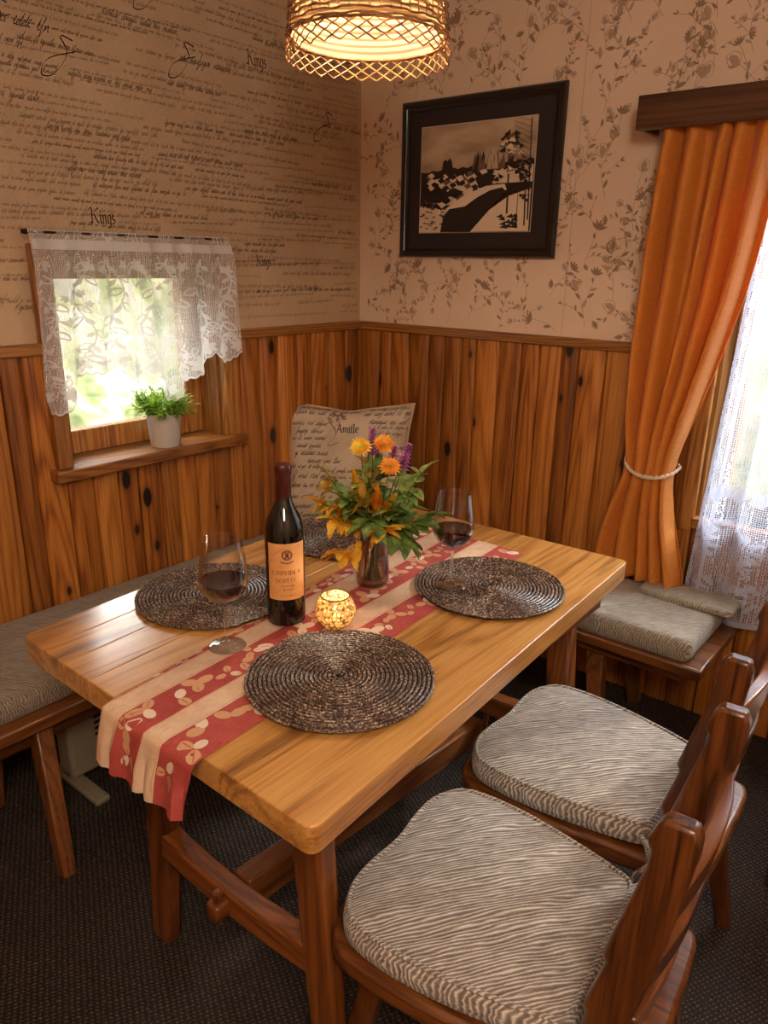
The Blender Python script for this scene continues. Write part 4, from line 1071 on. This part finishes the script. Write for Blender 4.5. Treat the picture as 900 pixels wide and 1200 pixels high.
# ------------------------------------------------------------------ small lace valance on its rod
rod = thing('curtain_rod', 'thin dark metal rod above the small window', 'curtain rod', (.050, -1.09, 1.533))
M_iron = plain('dark_metal', (58, 40, 32), .4, Metallic=.7)
MB().tube([(0, -.33, 0), (0, .33, 0)], .0036, 10).build('rod', M_iron, rod)
for s in (-1, 1):
    MB().tube([(0, s * .325, 0), (0, s * .338, 0)], [.0075, .006], 10).build('finial', M_iron, rod)
    MB().tube([(0, s * .30, 0), (-.03, s * .30, .0), (-.049, s * .30, -.003)], .003, 8).build('bracket', M_iron, rod)
VL0, VL1 = -1.425, -.742
def val(u, d, off=0.0):
    """u 0..1 across, d metres down"""
    g = min(1, d / .10)
    fl2 = .013 * g + .002
    ph = u * 2 * PI * 8.2 + .8 * math.sin(u * 9) + d * 1.5
    x = .052 + fl2 * math.sin(ph) + (.010 * math.sin(u * 2 * PI * 6.5 + .5) - .008) * max(0, 1 - d / .05) + .006 * math.sin(u * 40 + d * 9) * g + .012 + off + .03 * d
    y = VL0 + (VL1 - VL0) * u + .007 * math.cos(ph) * g + (u - .5) * .11 * max(0, d) + .008
    return (x, y, 1.541 - d)
def vdepth(u):
    w_ = (u * 6.0) % 1.0
    base = .40 + .05 * math.sin(u * 11 + 1.1) + .018 * math.sin(u * 23)
    base = base + .035 * math.sin(PI * w_) - .0 + (.03 if u > .28 and u < .62 else 0) * math.sin((u - .28) / .34 * PI)
    return base + .007 * abs(math.sin(u * 2 * PI * 18))
mb = MB(); NU, NV = 220, 46
mb.grid(lambda u, v_: val(u, vdepth(u) * v_), NU, NV)
fv = lambda a, b: val(min(.995, max(.005, a)), min(vdepth(min(1, max(0, a))) - .001, max(.001, b)), .0012)
ink = Ink(mb, fv, 1); rg = random.Random(12)
def lflower(u, d, r_, pet=5):
    a0 = rg.uniform(0, 6)
    for k in range(pet):
        a = a0 + 2 * PI * k / pet; P = []
        for i in range(8):
            t_ = i / 8 * 2 * PI; rx, ry = r_ * .52, r_ * .34; x = r_ * .62 + rx * math.cos(t_); y = ry * math.sin(t_)
            P.append((u + (x * math.cos(a) - y * math.sin(a)) / .68, d + x * math.sin(a) + y * math.cos(a)))
        ink.poly(P)
    ink.poly([(u + r_ * .2 * math.cos(q) / .68, d + r_ * .2 * math.sin(q)) for q in [i * PI / 4 for i in range(8)]])
def lleaf(u, d, a, l, w_):
    n = 6; P = []
    for sgn in (1, -1):
        for i in (range(n + 1) if sgn > 0 else range(n - 1, 0, -1)):
            t_ = i / n; x = t_ * l; y = sgn * w_ / 2 * math.sin(PI * t_) ** .8; P.append((u + (x * math.cos(a) - y * math.sin(a)) / .68, d + x * math.sin(a) + y * math.cos(a)))
    ink.poly(P)
# plain casing band at the top and solid scalloped hem
for i in range(NU):
    u0, u1 = i / NU, (i + 1) / NU
    if (u0 * 8.2) % 1 > .30 or True:
        mb.add([fv(u0, .026), fv(u1, .026), fv(u1, .052), fv(u0, .052)], [(0, 1, 2, 3)], 1, 0, True)
    q0, q1 = vdepth(u0), vdepth(u1)
    mb.add([fv(u0, q0 - .007), fv(u1, q1 - .007), fv(u1, q1 - .001), fv(u0, q0 - .001)], [(0, 1, 2, 3)], 1, 0, True)
def louter(u, d, a, l, w_):     # leaf with an open middle
    n = 7; O = []; I_ = []
    for sgn in (1, -1):
        for i in (range(n + 1) if sgn > 0 else range(n - 1, 0, -1)):
            t_ = i / n
            for lst, kx, kw in ((O, 1, 1), (I_, .72, .5)):
                x = l * .5 + (t_ - .5) * l * kx; y = sgn * w_ / 2 * kw * math.sin(PI * t_) ** .7; lst.append((u + (x * math.cos(a) - y * math.sin(a)) / .68, d + x * math.sin(a) + y * math.cos(a)))
    for i in range(len(O)):
        j = (i + 1) % len(O); ink.poly([O[i], O[j], I_[j], I_[i]])
for k in range(7):
    u = .06 + k * .145; d = .07; ph = rg.uniform(0, 6); pts = []
    for i in range(26):
        uu = u + .030 * math.sin(i * .38 + ph); dd = d + i * .0125
        if dd > vdepth(uu) - .045: break
        pts.append((uu, dd))
        if i % 3 == 1:
            sd = 1 if (i // 3) % 2 else -1
            louter(uu, dd, PI / 2 - sd * rg.uniform(.7, 1.2), rg.uniform(.036, .052), rg.uniform(.018, .026))
            lleaf(uu, dd + .008, PI / 2 + sd * rg.uniform(.6, 1.0), rg.uniform(.022, .034), rg.uniform(.010, .014))
    for a, b in zip(pts, pts[1:]):
        mb.add([fv(a[0] - .003, a[1]), fv(a[0] + .003, a[1]), fv(b[0] + .003, b[1]), fv(b[0] - .003, b[1])], [(0, 1, 2, 3)], 1)
for k in range(16):
    u = .03 + k * .062; d0 = vdepth(u) - rg.uniform(.06, .085)
    for j in range(4): louter(u, d0, j * PI / 2 + rg.uniform(0, 1), rg.uniform(.02, .03), .014)
for k in range(13):
    u = .03 + k * .078; lflower(u, vdepth(u) - .035, rg.uniform(.019, .026), 6)
for k in range(12): lflower(.07 + k * .08, .085 + rg.uniform(0, .02), rg.uniform(.011, .015))
for k in range(30):
    u = rg.uniform(.04, .96); lflower(u, rg.uniform(.10, vdepth(u) - .07), rg.uniform(.006, .010))
o = mb.build('lace_valance', [M_net, M_motif]); tag(o, 'short white flowered lace valance gathered on the rod over the small window', 'lace curtain')

# ------------------------------------------------------------------ cornice, orange curtain, long lace
cn = MB().box((1.172, -.145, 1.845), (3.0, -.125, 1.935)).box((1.172, -.125, 1.845), (1.190, -.001, 1.935)).box((1.190, -.125, 1.920), (3.0, -.001, 1.935))
cn = cn.build('curtain_cornice', M_cornice, bevel=.003); tag(cn, 'dark brown wooden cornice board above the big window, the orange curtain hanging from it', 'curtain cornice')
MB().tube([(1.175, -.085, 1.872), (2.98, -.085, 1.872)], .006, 8).build('curtain_track', M_iron, cn)

def lerp_tab(tab, z):
    if z >= tab[0][0]: return tab[0][1]
    for (za, a), (zb, b) in zip(tab, tab[1:]):
        if z >= zb:
            t_ = (z - za) / (zb - za); t_ = t_ * t_ * (3 - 2 * t_) if False else t_; return a + (b - a) * t_
    return tab[-1][1]
LE = [(1.87, 1.243), (1.6, 1.236), (1.25, 1.234), (1.0, 1.244), (.90, 1.256), (.85, 1.262), (.80, 1.250), (.70, 1.222), (.60, 1.20), (.47, 1.184)]
RE = [(1.87, 1.575), (1.67, 1.558), (1.52, 1.545), (1.39, 1.528), (1.2, 1.488), (1.05, 1.450), (.92, 1.418), (.85, 1.408), (.80, 1.412), (.70, 1.432), (.60, 1.462), (.47, 1.498)]
def sm(tab, z): return (lerp_tab(tab, z - .03) + lerp_tab(tab, z) + lerp_tab(tab, z + .03)) / 3
def cur(u, v_):
    z = 1.872 - v_ * (1.872 - .468)
    a, b = sm(LE, z), sm(RE, z); tie = math.exp(-((z - .86) / .13) ** 2)
    amp = .026 * (1 - .45 * tie) * (1 if z < 1.80 else .75)
    uw = u + (.045 * math.sin(u * 9.0 + .6) + .02 * math.sin(u * 21 + 1)) * (1 - .4 * v_)
    nf = 5.3; amp *= 1.15 + .35 * math.sin(u * 15 + 2 * v_)
    ph = uw * 2 * PI * nf + 1.1 * math.sin(v_ * 2.3 + u * 4) + 1.2
    s_ = math.sin(ph); f_ = (s_ + .22 * math.sin(2 * ph + .6 + 2 * v_))
    x = a + (b - a) * u + .008 * math.cos(ph); y = -.091 + amp * f_ - .022 * tie * math.sin(PI * u) - .01 * v_
    zz = z + (.012 * (u - .3) if v_ > .9 else 0) - .03 * max(0, v_ - .95) / .05 * (0)
    return (x, y, zz)
mb = MB(); mb.grid(cur, 150, 110); oc = mb.build('orange_curtain', M_orange, solid=.0022)
tag(oc, 'long orange curtain tied back beside the big window, its hem just above the bench pad', 'curtain')
mb = MB(); mb.grid(lambda u, v_: (lambda p, q: (p[0], p[1] - .0035, p[2]))(cur(u, .972 + v_ * .004), 0), 150, 1); mb.build('hem', M_orange, oc)
tb_ = []
band = catmull([(1.235, -.012, .925), (1.240, -.05, .905), (1.255, -.120, .868), (1.30, -.147, .842), (1.36, -.149, .838), (1.405, -.124, .852), (1.418, -.075, .868)], 6)
back_ = catmull([(1.418, -.075, .868), (1.38, -.035, .875), (1.30, -.030, .89), (1.235, -.012, .925)], 6)
def braid(pts, r_, k):
    out = []
    for i, p in enumerate(pts): out.append(Vector(p) + Vector((0, .002 * math.cos(i * 1.7 + k), .004 * math.sin(i * 1.7 + k))))
    return out
mb = MB()
for k in (0, 2.1, 4.2): mb.tube(braid(catmull(band, 3), .003, k), .0036, 6); mb.tube(braid(catmull(back_, 3), .003, k), .0036, 6)
M_tie = plain('tieback_cord', (222, 198, 170), .8)
ot = mb.build('curtain_tieback', M_tie); tag(ot, 'cream braided cord tieback round the orange curtain', 'tieback')
MB().tube(catmull([(1.225, -.004, .935), (1.225, -.022, .945), (1.229, -.026, .93), (1.238, -.014, .905), (1.243, -.030, .895)], 4), .005, 6).build('loop', M_tie, ot)

def lng(u, v_, off=0.0):
    z = 1.885 - v_ * 1.50
    ph = u * 2 * PI * 9.3 + .9 * math.sin(u * 14) + .6 * v_
    flare = (v_ ** 1.3)
    x = 1.530 - .062 * flare + (2.62 - 1.53 + .062 * flare) * u + .010 * math.cos(ph)
    return (x, -.056 + (.009 + .009 * v_) * math.sin(ph) + .003 * math.sin(u * 77) - off - .012 * v_, z + .012 * abs(math.sin(u * 2 * PI * 22)) * (1 if v_ > .999 else 0))
mb = MB(); mb.grid(lng, 260, 80)
fl3 = lambda a, b: lng(min(.998, max(.002, a)), min(.999, max(0, b)), .0012)
ink = Ink(mb, fl3, 1); rg = random.Random(9)
UX, VYY = 1.12, 1.5
def shape(u, v_, pts): ink.poly([(u + x / UX, v_ - y / VYY) for x, y in pts])
def fan(u, v_, r_, a0, a1, n):
    for k in range(n):
        a = a0 + (a1 - a0) * k / (n - 1); ca, sa = math.cos(a), math.sin(a); P = []
        for i in range(8):
            t_ = i / 8 * 2 * PI; x = r_ * .62 + r_ * .36 * math.cos(t_); y = r_ * .13 * math.sin(t_) * (1 + .4 * math.cos(t_)); P.append((x * ca - y * sa, x * sa + y * ca))
        shape(u, v_, P)
for k in range(9): fan(.07 + k * .115, .735, .062, R(15), R(165), 9)
for k in range(9):
    u = .03 + k * .115
    fan(u, .83, .055, 0, R(320), 9); fan(u + .055, .93, .06, 0, R(320), 9)
    for j in range(5): 
        a = rg.uniform(0, 6); l = rg.uniform(.04, .07); uu, vv = u + rg.uniform(-.03, .05), rg.uniform(.76, .97); P = []
        for i in range(8): 
            t_ = i / 8 * 2 * PI; x = l / 2 * math.cos(t_); y = l * .2 * math.sin(t_); P.append((x * math.cos(a) - y * math.sin(a), x * math.sin(a) + y * math.cos(a)))
        shape(uu, vv, P)
for k in range(5):
    for j in range(22):      # narrow woven stripe motifs near the side hems
        u = .016 + .2 * k; v_ = .02 + j * .032
        shape(u, v_, [(-.006, -.012), (.006, -.012), (.009, 0), (.006, .012), (-.006, .012), (-.009, 0)])
for i in range(260):
    mb.add([fl3(i / 260, .985), fl3((i + 1) / 260, .985), fl3((i + 1) / 260, .998), fl3(i / 260, .998)], [(0, 1, 2, 3)], 1)
for u in (.0, .022, .046, .104):
    for j in range(80): mb.add([fl3(u + .002, j / 80), fl3(u + .010, j / 80), fl3(u + .010, (j + 1) / 80), fl3(u + .002, (j + 1) / 80)], [(0, 1, 2, 3)], 1)
o = mb.build('lace_curtain', [M_netR, M_motifR]); tag(o, 'long white net curtain with a patterned lower border, in front of the big window', 'lace curtain')

# ------------------------------------------------------------------ framed photograph
pf = thing('framed_photograph', 'black framed old winter landscape photograph with a dark mount', 'picture', (.552, 0, 1.762), 0)
pf.rotation_euler = (0, 0, 0)
M_fr = NT('black_frame', Roughness=.3, Base_Color=lin((24, 15, 12)), Coat_Weight=.4).m
hw, hh, fw = .330, .268, .034
mb = MB()
prof = [(0, -.004), (0, -.020), (.006, -.026), (.012, -.022), (.022, -.024), (.028, -.018), (.034, -.016), (.034, -.010)]
cs = [(-hw, -hh, 1, 1), (hw, -hh, -1, 1), (hw, hh, -1, -1), (-hw, hh, 1, -1)]
vs = []
for (x, z, sx, sz) in cs:
    for d, y in prof: vs.append((x + sx * d, y - .001, z + sz * d))
K = len(prof); fs = [(i * K + k, i * K + k + 1, ((i + 1) % 4) * K + k + 1, ((i + 1) % 4) * K + k) for i in range(4) for k in range(K - 1)]
mb.add(vs, fs); mb.build('frame', M_fr, pf)
MB().box((-hw + .003, -.012, -hh + .003), (hw - .003, -.002, hh - .003)).build('mount', plain('dark_mount', (46, 32, 30), .8), pf)
PX0, PX1, PZ0, PZ1 = -.241, .231, -.180, .178
mats = [plain('photo_sky', (178, 146, 112), .5), plain('photo_cloud', (146, 114, 86), .5), plain('photo_dark', (40, 26, 20), .5), plain('photo_snow', (238, 208, 176), .5), plain('photo_mid', (116, 88, 68), .5), plain('photo_border', (204, 176, 146), .5)]
t = NT('photo_sky_tone', Roughness=.5); nn_ = t.n('TexNoise', {'Vector': t.coord((1, 1, 3)), 'Scale': 5, 'Detail': 4}).outputs[0]
t.set('Base Color', t.ramp(nn_, [(.35, lin((160, 130, 104))), (.65, lin((208, 178, 146)))])); mats[0] = t.m
mb = MB(); lay = [0.0]
def P2(pts, mi):
    lay[0] += .00004
    y = -.0135 - lay[0]
    c = [(min(PX1, max(PX0, x * (PX1 - PX0) + PX0)), min(PZ1, max(PZ0, PZ1 - z * (PZ1 - PZ0)))) for x, z in pts]
    mb.add([(a, y, b) for a, b in c], [tuple(range(len(c)))], mi)
e_ = .008
P2([(-e_ * 1.5, -e_ * 2), (1 + e_, -e_ * 2), (1 + e_, 1 + e_), (-e_, 1 + e_)], 5)
mb.add([(PX0 - .003, -.0132, PZ0 - .003), (PX1 + .003, -.0132, PZ0 - .003), (PX1 + .003, -.0132, PZ1 + .003), (PX0 - .003, -.0132, PZ1 + .003)], [(0, 1, 2, 3)], 5)
P2([(0, 0), (1, 0), (1, 1), (0, 1)], 0)
rg = random.Random(14)
def ridge(x0, z0, x1, z1, bot, mi, am=.02, n=26):
    pts = [(x0 + (x1 - x0) * i / n, z0 + (z1 - z0) * i / n + rg.uniform(-am, am)) for i in range(n + 1)]
    for a, b in zip(pts, pts[1:]): P2([a, b, (b[0], bot), (a[0], bot)], mi)
ridge(0, .42, 1, .36, 1.0, 2, .012, 40)                              # distant dark wood
P2([(.2, .42), (.21, .33), (.235, .31), (.25, .33), (.27, .30), (.29, .33), (.31, .42)], 2)
for i in range(26):
    x = .5 + rg.uniform(0, .26); h_ = rg.uniform(.24, .34); P2([(x - .02, .43), (x - .012, h_ + .06), (x, h_), (x + .012, h_ + .06), (x + .02, .43)], rg.choice((4, 2, 4, 0)))
ridge(0, .74, .3, .80, 1, 3, .02); ridge(.18, .52, .62, .44, .74, 3, .025); ridge(.45, .46, 1, .42, .56, 3, .012)
for i in range(130):
    x, z = rg.uniform(.05, .66), rg.uniform(.44, .74); P2([(x, z), (x + .04, z - .02), (x + .07, z + .01), (x + .03, z + .035)], rg.choice((2, 3, 2, 4, 3)))
P2([(.06, .66), (.1, .60), (.25, .58), (.3, .66), (.2, .72), (.08, .71)], 2); P2([(.25, .64), (.32, .58), (.42, .62), (.36, .68)], 2)
P2([(.52, .50), (.62, .46), (.70, .49), (.66, .58), (.56, .6)], 2)
P2([(.26, .78), (.42, .66), (.62, .58), (.78, .57), (.8, .62), (.6, .80), (.4, .82)], 3)
P2([(.22, 1.0), (.25, .84), (.30, .78), (.44, .76), (.55, .68), (.66, .62), (.76, .60), (.80, .64), (.66, .78), (.50, 1.0)], 2)
P2([(.50, 1.0), (.66, .80), (.82, .68), (1, .62), (1, 1)], 3)
for i in range(16): x, z = rg.uniform(.7, .86), rg.uniform(.86, .97); P2([(x, z), (x + .05, z - .03), (x + .06, z + .01)], 2)
for i in range(30): x, z = rg.uniform(0, .24), rg.uniform(.74, .98); P2([(x, z), (x + .03, z - .012), (x + .04, z + .006)], rg.choice((4, 2)))
def line(a, b, w_, mi=2):
    dx, dz = b[0] - a[0], b[1] - a[1]; L = math.hypot(dx, dz); nx, nz = -dz / L * w_, dx / L * w_
    P2([(a[0] + nx, a[1] + nz), (b[0] + nx * .6, b[1] + nz * .6), (b[0] - nx * .6, b[1] - nz * .6), (a[0] - nx, a[1] - nz)], mi)
line((.815, .84), (.80, .10), .007); line((.965, .95), (.95, .38), .006); line((.90, .92), (.895, .6), .003); line((.99, .9), (.97, .02), .006)
for i in range(46):
    z = rg.uniform(.10, .50); sp = .03 + (z - .08) * .36; x = .81 + rg.uniform(-sp, sp) * .9
    P2([(x, z), (x + .05 * rg.choice((-1, 1)), z + .035), (x + rg.uniform(-.02, .02), z + .05)], rg.choice((2, 2, 4, 3)))
for i in range(20): x, z = .95 + rg.uniform(-.06, .045), rg.uniform(.4, .72); P2([(x, z), (x + .04, z + .015), (x + .01, z + .035)], 2)
for i in range(9): line((.98, .05 + i * .05), (.86 - rg.uniform(0, .05), .0 + i * .035), .003, 4)
mb.build('photograph', mats, pf)

# ------------------------------------------------------------------ woven pendant lamp
LX, LY, LZ = 1.055, -1.2, 1.838
lp = thing('pendant_lamp', 'woven rattan pendant lamp with a lattice skirt, lit above the table', 'lamp', (LX, LY, LZ))
t = NT('rattan', Roughness=.5)
rn_ = t.n('TexNoise', {'Vector': t.coord(), 'Scale': 45, 'Detail': 3}).outputs[0]
t.set('Base Color', t.ramp(rn_, [(.35, lin((96, 56, 26))), (.65, lin((176, 120, 64)))])); M_rat = t.m
def prad(z):      # outer radius over height
    tab = [(0, .158), (.03, .1555), (.062, .152), (.12, .147), (.2, .139), (.26, .12), (.30, .085), (.315, .05)]
    for (a, ra), (b, rb) in zip(tab, tab[1:]):
        if z <= b: return ra + (rb - ra) * (z - a) / (b - a)
    return tab[-1][1]
mb = MB(); NS = 32; LH = .037
for dirn in (1, -1):
    for k in range(NS):
        a0 = 2 * PI * k / NS; pts = []
        for i in range(8):
            f_ = i / 7; z = f_ * LH; a = a0 + dirn * f_ * 2 * PI / NS * 2.0; r_ = prad(z) + .0012 * dirn * (1 if i % 2 else -1)
            pts.append((r_ * math.cos(a), r_ * math.sin(a), z))
        mb.tube(pts, .00145, 5)
mb.build('lattice_skirt', M_rat, lp)
mb = MB()
NW = 26
z = LH; i = 0
while z < .312:
    n_ = NW * 6; pts = []
    for k in range(n_):
        a = 2 * PI * k / n_; r_ = prad(z) + .0024 * math.sin(NW * a + (PI if i % 2 else 0)); zz = z + .0012 * math.sin(NW / 2 * a + i * 1.3)
        pts.append((r_ * math.cos(a), r_ * math.sin(a), zz))
    mb.tube(pts, .0021, 5, True)
    z += .0096 if i else .005; i += 1
for k in range(NW * 2):
    a = 2 * PI * k / (NW * 2); mb.tube([(prad(z_) * math.cos(a), prad(z_) * math.sin(a), z_) for z_ in (.05, .10, .15, .20, .25, .29, .312)], .0013, 5)
mb.build('woven_shade', M_rat, lp)
t = NT('glow_sleeve_weave', Base_Color=lin((250, 232, 200)), Roughness=.8)
strw = t.n('TexWave', {'Vector': t.coord((.15, .15, 1)), 'Scale': 26, 'Distortion': 3, 'Detail': 2}, bands_direction='Z').outputs['Fac']
colr = t.ramp(strw, [(.2, lin((104, 72, 40))), (.7, lin((176, 142, 100)))]); t.set('Base Color', colr)
tl = t.n('BsdfTranslucent', {}); t.t.links.new(colr, tl.inputs[0])
mx = t.n('MixShader', {0: .35, 1: t.b.outputs[0], 2: tl.outputs[0]}); t.t.links.new(mx.outputs[0], t.t.nodes['Material Output'].inputs[0])
mb = MB(); mb.lathe([(prad(LH) - .006, LH + .002), (prad(.1) - .006, .1), (prad(.2) - .006, .2), (prad(.26) - .007, .262), (.06, .30)], 56); mb.build('glow_sleeve', t.m, lp)  # sleeve added inside the weave to stand for its brightly lit inner face
MB().tube([((prad(LH) - .005) * math.cos(q), (prad(LH) - .005) * math.sin(q), LH + .001) for q in [2 * PI * k / 48 for k in range(48)]], .0022, 6, True).build('glow_sleeve_ring', M_rat, lp)
bm_ = NT('bulb_glow', Base_Color=(1, .9, .75, 1)); bm_.b.inputs['Emission Color'].default_value = (1, .78, .50, 1); bm_.b.inputs['Emission Strength'].default_value = 9
MB().lathe(catm2([(0, .100), (.018, .105), (.030, .125), (.029, .145), (.018, .165), (.014, .18)]), 32).build('bulb', bm_.m, lp)
MB().lathe([(.0145, .178), (.019, .18), (.019, .235), (.008, .25), (0, .25)], 24).build('socket', plain('brown_socket', (60, 40, 26), .5), lp)
MB().tube([(0, 0, .25), (0, 0, H - LZ - .03)], .0032, 8).build('cord', plain('cord', (70, 48, 30), .6), lp)
MB().lathe([(0, H - LZ - .002), (.045, H - LZ - .002), (.04, H - LZ - .025), (.01, H - LZ - .035), (0, H - LZ - .035)], 32).build('ceiling_rose', plain('rose', (110, 76, 46), .5), lp)
light('pendant_bulb', 'POINT', (LX, LY, LZ + .115), 34, (1, .82, .63), shadow_soft_size=.03)
